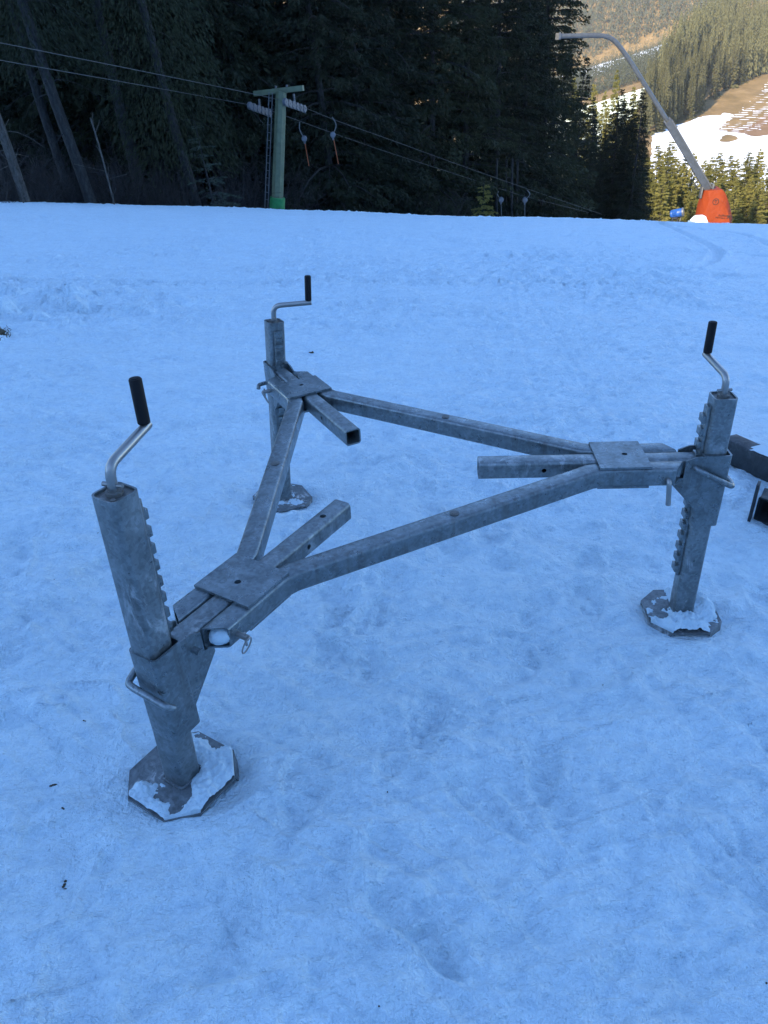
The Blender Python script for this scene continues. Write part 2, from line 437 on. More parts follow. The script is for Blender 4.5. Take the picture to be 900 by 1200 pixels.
rings = [.55]
while rings[-1] < 36: rings.append(rings[-1]*1.0058)
while rings[-1] < 560: rings.append(rings[-1]*1.025)
rings = np.array(rings)
ang = np.concatenate([np.radians(np.arange(-58, 58.01, .18)), np.radians(np.concatenate([np.arange(62, 214, 4.), np.arange(214, 232, .3), np.arange(232, 300, 4.)]))])   # from +y, clockwise
RR, AA = np.meshgrid(rings, ang, indexing='ij')
X, Y = RR*np.sin(AA), RR*np.cos(AA)
Z = base_z(X, Y)+snow_disp(X.ravel(), Y.ravel()).reshape(X.shape)
nr, na = X.shape
V = np.stack([X, Y, Z], -1).reshape(-1, 3)
i, j = np.meshgrid(np.arange(nr-1), np.arange(na), indexing='ij')
j2 = (j+1) % na
F = np.stack([i*na+j, i*na+j2, (i+1)*na+j2, (i+1)*na+j], -1).reshape(-1, 4)[:, ::-1]
V = np.vstack([V, [[0, 0, float(base_z(0, 0))]]])
ctr = len(V)-1
Fc = np.array([[ctr, (k+1) % na, k, k] for k in range(na)])
me = bpy.data.meshes.new('snow_slope')
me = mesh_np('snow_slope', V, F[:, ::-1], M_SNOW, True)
bmx = bmesh.new(); bmx.from_mesh(me); bmx.verts.ensure_lookup_table()
for k in range(na):
    bmx.faces.new((bmx.verts[ctr], bmx.verts[(k+1) % na], bmx.verts[k])).smooth = True
bmesh.ops.recalc_face_normals(bmx, faces=bmx.faces)
bmx.to_mesh(me); bmx.free()
ground = link('snow_slope', me, kind='structure')
if me.polygons[len(me.polygons)//2].normal.z < 0: me.flip_normals()

# far side of the valley ---------------------------------------------------
def plane3(ps):
    A = np.array([[1, p[0], p[1]] for p in ps]); return np.linalg.solve(A, np.array([p[2] for p in ps]))
SP = plane3([at(770, 205, 330), at(900, 205, 330), at(835, 105, 465)])
def spur_edge(y): return np.interp(y, [330, 430, 520, 640, 760, 860], [104, 144, 188, 258, 336, 396])
def spur_z(x, y):
    z = SP[0]+SP[1]*x+SP[2]*y
    e = spur_edge(y)-x
    return z - 2.2*np.clip(e-4, 0, None)*sstep(0, 20, e) + 3.0*fbm(x, y, 90, 3, 7) - .35*np.clip(y-640, 0, None)
def on_plane(u, v, Pn):
    w = ray(u, v); s = (Pn[0]+Pn[1]*CAM[0]+Pn[2]*CAM[1]-CAM[2])/(w[2]-Pn[1]*w[0]-Pn[2]*w[1]); return CAM+w*s
def inpoly(x, y, poly):
    c = np.zeros(x.shape, bool); n = len(poly)
    for k in range(n):
        (x1, y1), (x2, y2) = poly[k], poly[(k+1) % n]
        c ^= ((y1 > y) != (y2 > y)) & (x < (x2-x1)*(y-y1)/(y2-y1+1e-12)+x1)
    return c
def grid_mesh(name, xs, ys, zf, m, attrs=None):
    X, Y = np.meshgrid(xs, ys, indexing='ij'); Z = zf(X, Y)
    n, k = X.shape; i, j = np.meshgrid(np.arange(n-1), np.arange(k-1), indexing='ij')
    F = np.stack([i*k+j, (i+1)*k+j, (i+1)*k+j+1, i*k+j+1], -1).reshape(-1, 4)
    me = mesh_np(name, np.stack([X, Y, Z], -1).reshape(-1, 3), F, m, True)
    for an, fn in (attrs or {}).items():
        a = me.attributes.new(an, 'FLOAT', 'POINT'); a.data.foreach_set('value', fn(X, Y).astype(np.float32).ravel())
    return me
def hill_mat(name):
    m, t, b = mat(name, (.2, .15, .09), .9, 0, .1)
    g = N(t, 'NewGeometry').outputs['Position']
    a = N(t, 'Attribute', attribute_name='snow').outputs['Fac']
    e = N(t, 'Attribute', attribute_name='earth').outputs['Fac']
    n = noise(t, g, .10, 8, .65)
    grass = ramp(t, n, [(.3, (.14, .096, .042)), (.55, (.225, .148, .066)), (.75, (.32, .215, .105))])
    c = mix(t, e, grass, ramp(t, n, [(.3, (.17, .10, .05)), (.7, (.26, .155, .085))]))
    ed = mathn(t, 'ADD', a, mathn(t, 'MULTIPLY', mathn(t, 'SUBTRACT', noise(t, g, .16, 7, .7), .5), .55))
    sm = ramp(t, ed, [(.46, (0, 0, 0)), (.54, (1, 1, 1))])
    t.links.new(mix(t, sm, c, (.82, .85, .9)), b.inputs['Base Color'])
    return m
M_HILL = hill_mat('winter_meadow')
def wp(px, Pn): return [tuple(on_plane(u, v, Pn)[:2]) for u, v in px]
snow_px = [(764, 162), (785, 146), (800, 142), (826, 131), (846, 130), (850, 126), (862, 131), (880, 118), (902, 106), (960, 70), (1010, 130), (1010, 230), (760, 230)]
brown_px = [(853, 151), (880, 143), (902, 128), (960, 92), (990, 125), (902, 158), (880, 164), (866, 158)]
grass_px = [(843, 166), (852, 156), (867, 165), (855, 169), (842, 171)]
path_px = [(850, 151), (856, 150), (884, 163), (876, 166)]
def snow_attr(X, Y):
    s = inpoly(X, Y, wp(snow_px, SP)).astype(float)
    s[inpoly(X, Y, wp(brown_px, SP))] = 0; s[inpoly(X, Y, wp(grass_px, SP))] = 0
    s[inpoly(X, Y, wp(path_px, SP))] = 1
    o = s.copy()
    for _ in range(2):
        o[1:-1, 1:-1] = (o[1:-1, 1:-1]*2+o[2:, 1:-1]+o[:-2, 1:-1]+o[1:-1, 2:]+o[1:-1, :-2])/6
    # snow lying in furrows along the upper rim of the ploughed strip
    p, q = np.array(wp([(866, 150)], SP)[0]), np.array(wp([(905, 112)], SP)[0])
    d = (q-p)/np.linalg.norm(q-p); u = (X-p[0])*d[0]+(Y-p[1])*d[1]; v = -(X-p[0])*d[1]+(Y-p[1])*d[0]
    band = (np.abs(v) < 9) & (u > -8) & (u < 150)
    o = np.where(band, .38+.30*np.sin(u*2*math.pi/4.6+v*.35+2*fbm(X, Y, 14, 2, 6))+.25*fbm(X, Y, 9, 3, 8), o)
    o = np.maximum(o, ((fbm(X, Y, 30, 3, 77) > .42) & (Y > 500))*.9)
    return o
hill = link('opposite_hillside', grid_mesh('opposite_hillside', np.arange(60, 520, 1.6), np.arange(255, 860, 1.8), spur_z, M_HILL,
            {'snow': snow_attr, 'earth': lambda X, Y: inpoly(X, Y, wp(brown_px, SP)).astype(float)}), kind='structure')

VP = plane3([at(680, 99, 760), at(770, 63, 820), at(700, 73, 930)])
def valley_z(x, y):
    return VP[0]+VP[1]*np.clip(x, 0, 420)+VP[2]*y+1.5*fbm(x, y, 120, 3, 17)-120*sstep(20, 160, x-spur_edge(y))*(y < 900)
def valley_snow(X, Y):
    return np.where(Y < 905+6*fbm(X, Y, 40, 2, 5), .75+.5*fbm(X, Y, 45, 4, 23), .0)*(Y > 800)
valley = link('valley_floor', grid_mesh('valley_floor', np.arange(-300, 900, 6.), np.arange(600, 1350, 5.), valley_z, M_HILL,
              {'snow': valley_snow, 'earth': lambda X, Y: np.zeros(X.shape)}), kind='structure')
def mtn_edge(x):
    return 930.+0*np.asarray(x, float)
def mtn_z(x, y):
    e = y-mtn_edge(x)
    return valley_z(x, np.minimum(y, mtn_edge(x)))-2+.52*np.clip(e, 0, None)+np.clip(e, -20, 0)+10*fbm(x, y, 150, 3, 27)*sstep(0, 100, e)
def mtn_snow(X, Y):
    p = np.array([CAM+ray(u, v)*1 for u, v in ((700, 0),)])
    zz = mtn_z(X, Y); el = (zz-CAMH)/np.hypot(X, Y)
    return ((el > .034) & (el < .05) & (X/Y > .25))*1. + .3*(fbm(X, Y, 40, 3, 37) > .4)
mountain = link('far_mountainside', grid_mesh('far_mountainside', np.arange(-500, 1300, 8.), np.arange(800, 1500, 8.), mtn_z, M_HILL,
                {'snow': mtn_snow, 'earth': lambda X, Y: np.zeros(X.shape)}), kind='structure')

# ------------------------------------------------------------------ trees
def quads(P, A, B, l, w):
    """diamond leaf cards"""
    n = len(P); V = np.empty((n, 4, 3))
    V[:, 0] = P-A*l[:, None]*.5; V[:, 2] = P+A*l[:, None]*.5
    V[:, 1] = P+B*w[:, None]*.5-A*l[:, None]*.1; V[:, 3] = P-B*w[:, None]*.5-A*l[:, None]*.1
    return V.reshape(-1, 3), np.arange(4*n).reshape(n, 4)
def unit(a): return a/np.maximum(np.linalg.norm(a, axis=-1, keepdims=True), 1e-9)
def spruce_meshes(H, R, z0, seed, dens=34, spacing=.45, leaf=.30, m=None, hang=.5, trunk_r=.22, bare=0, power=.8):
    g = np.random.default_rng(seed); Vs = []; bm = bmesh.new()
    sway = g.normal(0, .02, 2)
    rod(bm, [(sway[0]*z*z/H, sway[1]*z*z/H, z) for z in np.linspace(-1.2, H, 12)], .2, 9,
        [max(.015, trunk_r*(1-max(z, 0)/H)**.8+(.06 if z < .3 else 0)) for z in np.linspace(-1.2, H, 12)])
    z = z0; P_, A_, l_, w_ = [], [], [], []
    while z < H-.15:
        f = (z-z0)/(H-z0); Lb = R*((1-f)**power)*(min(1, .45+f*6) if z0 > 1 else 1)+.18
        for a in g.uniform(0, 2*math.pi, g.integers(5, 8)):
            L = Lb*g.uniform(.62, 1.12)*(1.25 if g.random() < .08 else 1); o = np.array([math.cos(a), math.sin(a), 0]); sd = np.array([-o[1], o[0], 0])
            dr = g.uniform(.25, .6)*(.4+.8*(1-f))
            n = int(8+L*dens); s = g.uniform(.08, 1, n)**.75
            lat = g.normal(0, .20, n)*L*(1.15-s); lat = np.clip(lat, -.9, .9)
            zz = .16*L*s - dr*L*s*s + .30*dr*L*s**4 - np.abs(g.normal(0, .10, n))*hang*L**.5*2 - np.abs(lat)*.25
            P = o*(L*s)[:, None]+sd*lat[:, None]; P[:, 2] += zz+z+g.normal(0, .05)
            A = o*g.uniform(.2, .9, n)[:, None]+sd*(np.sign(lat)*g.uniform(.1, .8, n))[:, None]
            A[:, 2] += -g.uniform(0, 1.1, n)*hang*2+.1
            P_.append(P); A_.append(unit(A+g.normal(0, .15, (n, 3)))); l_.append(leaf*g.uniform(.6, 1.35, n)); w_.append(leaf*g.uniform(.22, .40, n)*(1.1-.5*f)); l_[-1] = l_[-1]*(1.1-.6*f)
            if L > .8 and g.random() < .5:
                ks = np.linspace(0, .8, 4)
                rod(bm, [tuple(o*(L*k)+np.array([0, 0, z+.16*L*k-dr*L*k*k])) for k in ks], .02, 4, [.03*(1-k)*L**.5+.006 for k in ks], cap=False)
        z += spacing*g.uniform(.7, 1.3)*(.6+.5*(1-f))
    for k in range(bare):                       # dead limbs on the bare lower trunk
        zb = g.uniform(1.2, max(z0, 2)+1.5); a = g.uniform(0, 2*math.pi); L = g.uniform(.8, 2.6); o = np.array([math.cos(a), math.sin(a), 0])
        pts = [o*(L*q)+np.array([g.normal(0, .05)*q*L, g.normal(0, .05)*q*L, zb+L*(.1*q-.45*q*q)]) for q in np.linspace(0, 1, 6)]
        rod(bm, [tuple(p) for p in pts], .02, 4, [.022*(1-q)+.006 for q in np.linspace(0, 1, 6)], cap=False)
        for _ in range(3):
            q = g.integers(2, 6); e = pts[q]+g.normal(0, .3, 3)+np.array([0, 0, -.15]); rod(bm, [tuple(pts[q]), tuple(e)], .007, 3, cap=False)
    P, A, l, w = np.concatenate(P_), np.concatenate(A_), np.concatenate(l_), np.concatenate(w_)
    B = unit(np.cross(A, unit(g.normal(0, 1, A.shape))))
    V, F = quads(P, A, B, l, w)
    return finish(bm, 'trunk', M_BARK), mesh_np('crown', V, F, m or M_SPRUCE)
def plant(meshes, x, y, z, sc, rz, lean, label, cat, group, name='spruce_tree'):
    q = Quaternion((lean[1], -lean[0], 0), 0) if False else Quaternion((0, 0, 1), rz)
    up = Vector((lean[0], lean[1], 1)).normalized()
    q = Vector((0, 0, 1)).rotation_difference(up) @ q
    t = empty(name, (x, y, z), label, cat, group, q); t.scale = sc if hasattr(sc, '__len__') else (sc,)*3
    for n, m in zip(('trunk', 'crown'), meshes):
        if m: link(n, m, t)
    return t
rnd = random.Random(5)
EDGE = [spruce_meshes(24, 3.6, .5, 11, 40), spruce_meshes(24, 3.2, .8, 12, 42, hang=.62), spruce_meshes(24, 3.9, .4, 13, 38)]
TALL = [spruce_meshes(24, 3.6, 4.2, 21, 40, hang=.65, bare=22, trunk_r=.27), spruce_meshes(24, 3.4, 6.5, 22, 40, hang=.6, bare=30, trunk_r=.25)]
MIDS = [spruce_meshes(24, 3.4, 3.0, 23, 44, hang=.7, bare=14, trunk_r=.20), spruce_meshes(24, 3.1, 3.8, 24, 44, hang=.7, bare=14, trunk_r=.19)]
G_FOR = 'shaded spruces of the dense forest beside the piste'
L_EDGE = 'dark shaded spruce with branches down to the snow in the dense forest edge'
L_TALL = 'shaded spruce with bare lower trunk in the forest left of the lift tower'
def forest(u, D, Ht, kind, label, wid=1., lean=None, rz=None):
    P = at(u, 250, D); z = float(base_z(P[0], P[1]))
    ln = lean if lean is not None else (rnd.uniform(-.04, .02), rnd.uniform(-.03, .03))
    s = Ht/24
    return plant(kind, P[0], P[1], z-.2, (s*wid, s*wid, s), rz if rz is not None else rnd.uniform(0, 6.28), ln, label, 'tree', G_FOR)
def top_h(u, v, D):                     # height of a tree at distance D whose tip shows at (u, v)
    P = at(u, v, D); B = at(u, 250, D); return float(P[2]-base_z(B[0], B[1]))
for u, D in ((145, 38.5), (190, 39), (262, 39.5), (296, 41), (222, 39.5), (118, 39)):
    forest(u, D, rnd.uniform(22, 26), MIDS[rnd.randrange(2)], 'shaded spruce hanging its boughs over the undergrowth left of the lift tower', 1.1)
# silhouette row going down the lift line
for u, D, tip in ((700, 78, 128), (708, 80, 168), (705, 74, 146), (714, 75, 132), (721, 74, 116), (733, 75, 110), (744, 74, 128), (750, 73, 168), (668, 71, 62), (646, 66, 5), (686, 77, 108), (697, 84, 140), (704, 86, 158), (692, 80, 124), (676, 74, 95), (655, 69, 45)):
    forest(u, D, top_h(u, tip, D), EDGE[rnd.randrange(3)], L_EDGE, .95)
for u, D in ((358, 44), (392, 43), (432, 45.5), (470, 48), (505, 50), (545, 52), (580, 55), (612, 58), (632, 61)):
    forest(u, D+rnd.uniform(-.6, .6), rnd.uniform(23, 27), EDGE[rnd.randrange(3)], L_EDGE, 1.05)
for u, D in ((345, 50), (378, 50), (412, 51), (452, 53), (490, 56), (528, 58), (565, 61), (600, 65), (340, 57), (385, 58), (430, 60), (480, 62), (555, 69), (620, 70)):
    forest(u, D+rnd.uniform(-1, 1), rnd.uniform(24, 29), EDGE[rnd.randrange(3)], L_EDGE, 1.05)
for u, D in ((305, 47), (275, 43), (238, 41), (200, 43), (168, 41), (130, 42), (95, 43), (60, 45), (20, 43), (-25, 40), (-70, 38)):
    forest(u, D, rnd.uniform(23, 28), TALL[rnd.randrange(2)], L_TALL, 1.1)
for u, D in ((320, 54), (290, 51), (255, 49), (222, 50), (185, 51), (150, 49), (112, 51), (78, 52), (40, 51), (0, 52), (-45, 48), (-95, 46), (310, 62), (262, 60), (205, 61), (140, 60), (85, 62), (30, 61), (-30, 60)):
    forest(u, D, rnd.uniform(23, 28), EDGE[rnd.randrange(3)], L_EDGE if u > 300 else 'dark shaded spruce in the back rows of the forest left of the lift tower', 1.15)
# the loose dark pair in front of the sunlit wood
for u, D, tip, lb in ((727, 71.5, 124, 'smallest dark shaded spruce, in the middle of the loose clump before sunlit trees'), (716, 72, 98, 'dark shaded spruce at the left of the loose clump before sunlit trees'),
                      (738, 70, 104, 'dark shaded spruce at the right end of the loose clump before sunlit trees')):
    forest(u, D, top_h(u, tip, D), EDGE[0 if u < 730 else 2], lb, 1.25)
# leaning bare trunks at the left
def lean_trunk(b, t, D, rad, label, seed, m=M_BARK, limbs=22, name='leaning_spruce', crown=True, ext=7):
    B = at(*b, D); T = at(*t, D-1.0); B[2] = min(B[2], base_z(B[0], B[1]))-.3
    d = T-B; Lv = np.linalg.norm(d); d = d/Lv; g = np.random.default_rng(seed); bm = bmesh.new()
    LL = Lv+ext
    rod(bm, [tuple(d*s+np.array([.02*math.sin(s), .02*math.cos(s*.8), 0])) for s in np.linspace(-.8, LL, 16)], rad, 12, [rad*(1.12-.5*max(0, s)/LL) for s in np.linspace(-.8, LL, 16)])
    for k in range(limbs):
        s0 = g.uniform(1.2, LL); a = g.uniform(0, 2*math.pi); L = g.uniform(.4, 2.2); o = np.array([math.cos(a), math.sin(a), 0])
        pts = [d*s0+o*(L*q)+np.array([g.normal(0, .06)*q, g.normal(0, .06)*q, L*(.15*q-.5*q*q)]) for q in np.linspace(0, 1, 6)]
        rod(bm, [tuple(p) for p in pts], .02, 4, [.018*(1-q)+.005 for q in np.linspace(0, 1, 6)], cap=False)
        for _ in range(2):
            q = g.integers(2, 6); rod(bm, [tuple(pts[q]), tuple(pts[q]+g.normal(0, .25, 3))], .005, 3, cap=False)
    tr = finish(bm, 'trunk', m)
    cr = None
    if crown:                             # hanging boughs high up
        n = 14000; s = g.uniform(Lv*.86, LL+2, n); a = g.uniform(0, 2*math.pi, n); rr = g.uniform(0, 1, n)**.6*2.6
        P = d*s[:, None]+np.stack([np.cos(a)*rr, np.sin(a)*rr, -.16*rr*rr-np.abs(g.normal(0, .25, n))], -1)
        A = unit(np.stack([np.cos(a)*.5, np.sin(a)*.5, -g.uniform(.2, 1.2, n)], -1)); Bq = unit(np.cross(A, g.normal(0, 1, A.shape)))
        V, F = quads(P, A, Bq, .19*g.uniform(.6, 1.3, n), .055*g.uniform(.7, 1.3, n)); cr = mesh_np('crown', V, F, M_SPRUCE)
    o = empty(name, tuple(B), label, 'tree')
    link('trunk', tr, o)
    if cr: link('crown', cr, o)
lean_trunk((107, 236), (33, 25), 33, .20, 'most prominent leaning bare spruce trunk with pale bark flecks, left in the forest', 1)
lean_trunk((80, 215), (16, 20), 36.5, .18, 'dim leaning spruce trunk just behind the prominent leaning one', 2)
lean_trunk((30, 236), (-12, 110), 31, .16, 'leaning pale-barked trunk cut off by the left edge of the photo', 3, M_PALEBARK, 8, crown=False)
lean_trunk((168, 238), (150, 165), 37, .24, 'thick shaded trunk standing between the thin white sapling and the next trunk', 4, crown=False)
lean_trunk((232, 242), (208, 160), 36.5, .20, 'grey trunk with a slight lean left of the small young fir', 5)
for k, (u, D) in enumerate(((583, 52), (594, 53.5), (601, 52.5), (607, 54))):
    lean_trunk((u, 258), (u-1, 224), D, .10, ['thin grey trunk beside the lower drag lift hangers, leftmost of four', 'thin grey trunk, second from the left of four beside the lower hangers',
               'thin grey trunk, third from the left of four beside the lower hangers', 'thin grey trunk, rightmost of four beside the lower hangers'][k], 40+k, limbs=3, name='thin_tree', crown=False, ext=2)
# saplings and brush
def sapling(pts, D, rad, label, seed):
    P = [at(u, v, D) for u, v in pts]; g = np.random.default_rng(seed); bm = bmesh.new(); B = P[0].copy()
    B[2] = base_z(B[0], B[1])-.1; P[0] = B
    rod(bm, fillet([tuple(p-B) for p in P], .6, 3), rad, 6, None)
    for k in range(9):
        i_ = g.integers(0, len(P)-1); s = P[i_]+(P[i_+1]-P[i_])*g.random()-B; e = s+np.array([g.normal(0, .35), g.normal(0, .3), g.uniform(.1, .6)])
        rod(bm, [tuple(s), tuple(e)], rad*.3, 4, cap=False)
    o = link('bare_sapling', finish(bm, 'bare_sapling', M_PALEBARK), label=label, category='sapling'); o.location = B
sapling([(134, 239), (124, 200), (113, 160), (106, 138)], 31.5, .035, 'thin pale bare sapling leaning left, right of the prominent leaning trunk', 1)
sapling([(27, 236), (18, 200), (9, 165), (2, 145)], 30, .032, 'thin pale bare sapling nearest the left edge of the photo', 2)
def brush_mesh(seed, n=70, h=1.8, sp=.9):
    g = np.random.default_rng(seed); bm = bmesh.new()
    for k in range(n):
        p = np.array([g.normal(0, sp*.5), g.normal(0, sp*.4), -.2]); d = np.array([g.normal(0, .35), g.normal(0, .35), 1]); L = h*g.uniform(.4, 1.1); pts = [p]
        for q in range(4):
            d = d+g.normal(0, .18, 3); d /= np.linalg.norm(d); pts.append(pts[-1]+d*L/4)
        rod(bm, [tuple(x) for x in pts], .01, 3, [.012, .010, .008, .006, .004], cap=False)
        for _ in range(5):
            q = g.integers(1, 5); rod(bm, [tuple(pts[q]), tuple(pts[q]+np.array([g.normal(0, .25), g.normal(0, .25), g.uniform(0, .35)]))], .004, 3, cap=False)
    return finish(bm, 'bare_shrub', M_TWIG)
BR = [brush_mesh(s) for s in (1, 2, 3)]
for k, (u, D, s) in enumerate(((8, 31, 1.2), (40, 32, 1.3), (62, 33.5, 1.2), (78, 34, 1.0), (128, 34, 1.0), (150, 34.5, 1.35), (178, 35, 1.0), (205, 35, 1.1), (284, 37, 1.5), (305, 38, 1.5), (345, 38, 1.3), (500, 46, 1.6), (525, 47, 1.6), (545, 48, 1.3))):
    P = at(u, 245, D)
    o = link('bare_shrub', BR[k % 3], label='leafless twiggy shrub at the foot of the shaded forest', category='shrub', group='leafless shrubs along the forest edge')
    o.location = (P[0], P[1], float(base_z(P[0], P[1]))-.1); o.scale = (s, s, s*1.15); o.rotation_euler[2] = k*1.7
FIR = spruce_meshes(3.4, .95, .3, 61, 26, .42, .17, M_YOUNG, .15, .05, power=.9)
P = at(252, 246, 33.5); plant(FIR, P[0], P[1], float(base_z(P[0], P[1]))-.15, 1, .5, (-.08, 0), 'small pale young fir in front of the dark forest left of the lift tower', 'tree', None, 'young_fir')
P = at(566, 250, 47); plant(spruce_meshes(3.6, 1.1, .2, 62, 40, .3, .2, M_SUNSPRUCE, .3, .05), P[0], P[1], float(base_z(P[0], P[1]))-.3, 1.05, .5, (0, 0), 'small yellowish spruce at the forest foot left of the lower hangers', 'tree', None, 'young_spruce')

# sunlit spruces below the crest
LIT = [spruce_meshes(20, 3.5, .8, 31, 38, .42, .42, M_SUNSPRUCE, .4, power=.72), spruce_meshes(20, 3.2, .8, 32, 38, .42, .42, M_SUNSPRUCE, .45, power=.75), spruce_meshes(20, 3.8, .8, 33, 36, .42, .42, M_SUNSPRUCE, .35, power=.7)]
L_LIT = 'sunlit olive spruce in the wood just below the crest behind the orange lance base'
def lit(u, v, D, lb=L_LIT, wid=1., gr='sunlit spruces below the crest'):
    D = D*1.08 if D < 140 else D
    P = at(u, v, D); z = float(base_z(P[0], P[1])); h = P[2]-z; s = h/20
    plant(LIT[rnd.randrange(3)], P[0], P[1], z, (s*wid, s*wid, s), rnd.uniform(0, 6.28), (-.07+rnd.uniform(-.02, .02), 0), lb, 'tree', gr)
for u, v, D in ((754, 172, 122), (766, 165, 126), (775, 182, 118), (784, 168, 124), (794, 176, 120), (803, 163, 128), (814, 190, 118), (829, 177, 122), (843, 190, 116), (855, 177, 122),
                (869, 180, 120), (879, 184, 126), (892, 176, 120), (906, 172, 122), (922, 176, 120), (940, 170, 122), (818, 180, 132), (836, 186, 134), (862, 184, 134), (885, 186, 136), (790, 175, 134), (770, 178, 138), (900, 184, 134), (760, 196, 114), (772, 204, 113), (788, 202, 112), (800, 205, 114), (822, 212, 112), (836, 204, 114), (850, 206, 112), (863, 200, 114), (876, 206, 112), (890, 204, 114), (905, 200, 112), (846, 182, 128), (808, 186, 126)):
    lit(u, v, D)
L_MID = 'tall sunlit spruce rising behind the loose dark clump left of the lance arm'
for u, v, D in ((712, 96, 150), (741, 78, 156), (700, 118, 146), (728, 120, 150), (752, 112, 158), (690, 88, 165), (760, 135, 150), (736, 130, 142), (762, 98, 168), (722, 104, 170)):
    lit(u, v, D, L_MID, .55, 'tall sunlit spruces behind the dark clump')

# wood on the opposite hillside: nearest rows as trees, the rest as one mass
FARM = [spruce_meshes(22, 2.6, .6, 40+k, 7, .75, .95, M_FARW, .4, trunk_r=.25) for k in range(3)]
wood = wp([(758, 166), (775, 158), (812, 134), (850, 104), (902, 84), (960, 52), (1010, 15), (1010, -60), (840, 20), (812, 56), (784, 84), (757, 118), (748, 150)], SP)
gap = wp([(822, 118), (830, 95), (838, 75), (845, 90), (836, 110), (828, 124)], SP)
a = np.array(wood); cand = []
g = np.random.default_rng(3); yy = a[:, 1].min()
while yy < min(a[:, 1].max(), 760):
    xx = a[:, 0].min()
    while xx < a[:, 0].max():
        cand.append((xx+g.normal(0, 1.4), yy+g.normal(0, 1.4))); xx += 5.0
    yy += 5.0
cand = np.array(cand)
cand = cand[inpoly(cand[:, 0], cand[:, 1], wood) & ~inpoly(cand[:, 0], cand[:, 1], gap)]
cand = cand[np.argsort(np.hypot(cand[:, 0], cand[:, 1]))]
print('wood candidates', len(cand))
for x, y in cand[:130]:
    s = rnd.uniform(.7, 1.1)
    plant(FARM[rnd.randrange(3)], x, y, float(spur_z(x, y)), (s, s, s), rnd.uniform(0, 6.28), (-.06, 0), 'sunlit spruce along the lower edge of the wood above the brown meadow', 'tree', 'spruces on the opposite hillside')
def far_mass(name, pts, zf, H, R, nq, m, seed, label):
    g = np.random.default_rng(seed); n = len(pts); hs = H*g.uniform(.65, 1.15, n); z = zf(pts[:, 0], pts[:, 1])
    f = g.uniform(0, 1, (n, nq))**1.25; an = g.uniform(0, 2*math.pi, (n, nq)); r = R*(1-f)*g.uniform(.35, 1.05, (n, nq))+.15
    lx = -.06*f*hs[:, None]
    P = np.stack([pts[:, 0, None]+np.cos(an)*r+lx, pts[:, 1, None]+np.sin(an)*r, z[:, None]+hs[:, None]*(.06+.94*f)], -1).reshape(-1, 3)
    A = unit(np.stack([np.cos(an)*.5, np.sin(an)*.5, -.95+0*an], -1).reshape(-1, 3)+g.normal(0, .2, (n*nq, 3)))
    B = unit(np.cross(A, unit(g.normal(0, 1, A.shape))))
    l = (H*.085*(1.35-f)*g.uniform(.7, 1.3, f.shape)).ravel(); V, F = quads(P, A, B, l*1.15, l*.42)
    return link(name, mesh_np(name, V, F, m), kind='stuff', label=label, category='wood')
rest = cand[130:2200]
yy = g.uniform(480, 820, 520); rest = np.vstack([rest, np.stack([spur_edge(yy)+g.uniform(-6, 12, 520), yy], -1)])
if len(rest): far_mass('hillside_wood', rest, spur_z, 22, 2.7, 150, M_FARW, 8, 'sunlit conifer wood covering the opposite hillside above the brown meadow')
M_FARF = foliage('far_conifers', (.048, .058, .038), (.10, .102, .066), .15)
g = np.random.default_rng(9)
mx, my = np.meshgrid(np.arange(60, 620, 5.6), np.arange(860, 1480, 5.6)); mp = np.stack([mx.ravel(), my.ravel()], -1)+g.normal(0, 1.8, (mx.size, 2))
k = (mp[:, 1] > mtn_edge(mp[:, 0])+14) & (fbm(mp[:, 0], mp[:, 1], 60, 3, 67) > -.45) & (mtn_snow(mp[:, 0], mp[:, 1]) < .9)
az = mp[:, 0]/mp[:, 1]; k &= (az > .1) & (az < .62)
far_mass('far_forest', mp[k], mtn_z, 25, 3.9, 44, M_FARF, 10, 'hazy conifer forest on the far mountainside across the valley')
print('far trees', k.sum())
g = np.random.default_rng(12)
vp = np.stack([g.uniform(120, 330, 2600), g.uniform(640, 815, 2600)], -1)
vp = vp[(fbm(vp[:, 0], vp[:, 1], 50, 2, 3) > -.3) & (vp[:, 0] < spur_edge(vp[:, 1])+6)]
vq = np.stack([g.uniform(180, 330, 60), g.uniform(815, 925, 60)], -1); vp = np.vstack([vp, vq])
far_mass('valley_trees', vp, valley_z, 17, 2.8, 30, M_FARF, 14, 'small conifers crowding the near side of the snowy valley floor strip')

# the valley air
M_HAZE = bpy.data.materials.new('valley_haze'); M_HAZE.use_nodes = True
ht = M_HAZE.node_tree; ht.nodes.clear(); ho = ht.nodes.new('ShaderNodeOutputMaterial'); hv = ht.nodes.new('ShaderNodeVolumePrincipled')
hv.inputs['Color'].default_value = (.9, .93, .96, 1); hv.inputs['Density'].default_value = HAZE; ht.links.new(hv.outputs[0], ho.inputs['Volume'])
if HAZE:
    bm = bmesh.new(); box(bm, -900, 1500, -640, 1560, -330, 330)
    link('haze', finish(bm, 'haze', M_HAZE), kind='stuff', label='thin valley haze that pales the far mountainside', category='haze')
#BODY
# ------------------------------------------------------------------ galvanised support frame
frame = empty('support_frame', (FC[0], FC[1], float(base_z(*FC))), 'large three-legged galvanised steel support frame with crank legs standing on the snow', 'steel frame')
fz = frame.location.z
def corner(k):                          # corner frame: x outward, y to the right looking inward, z up from world 0
    return Matrix.Translation((0, 0, -fz)) @ Matrix.Rotation(PHI-k*2*math.pi/3, 4, 'Z')
def part(name, me, M, parent=frame, label=None):
    o = link(name, me, parent)
    o.matrix_local = M
    if label: o['label'] = label
    return o
TW, T0, ZB = .064, .0675, .5785        # tube size, spacing, tube centre height
RB = .694
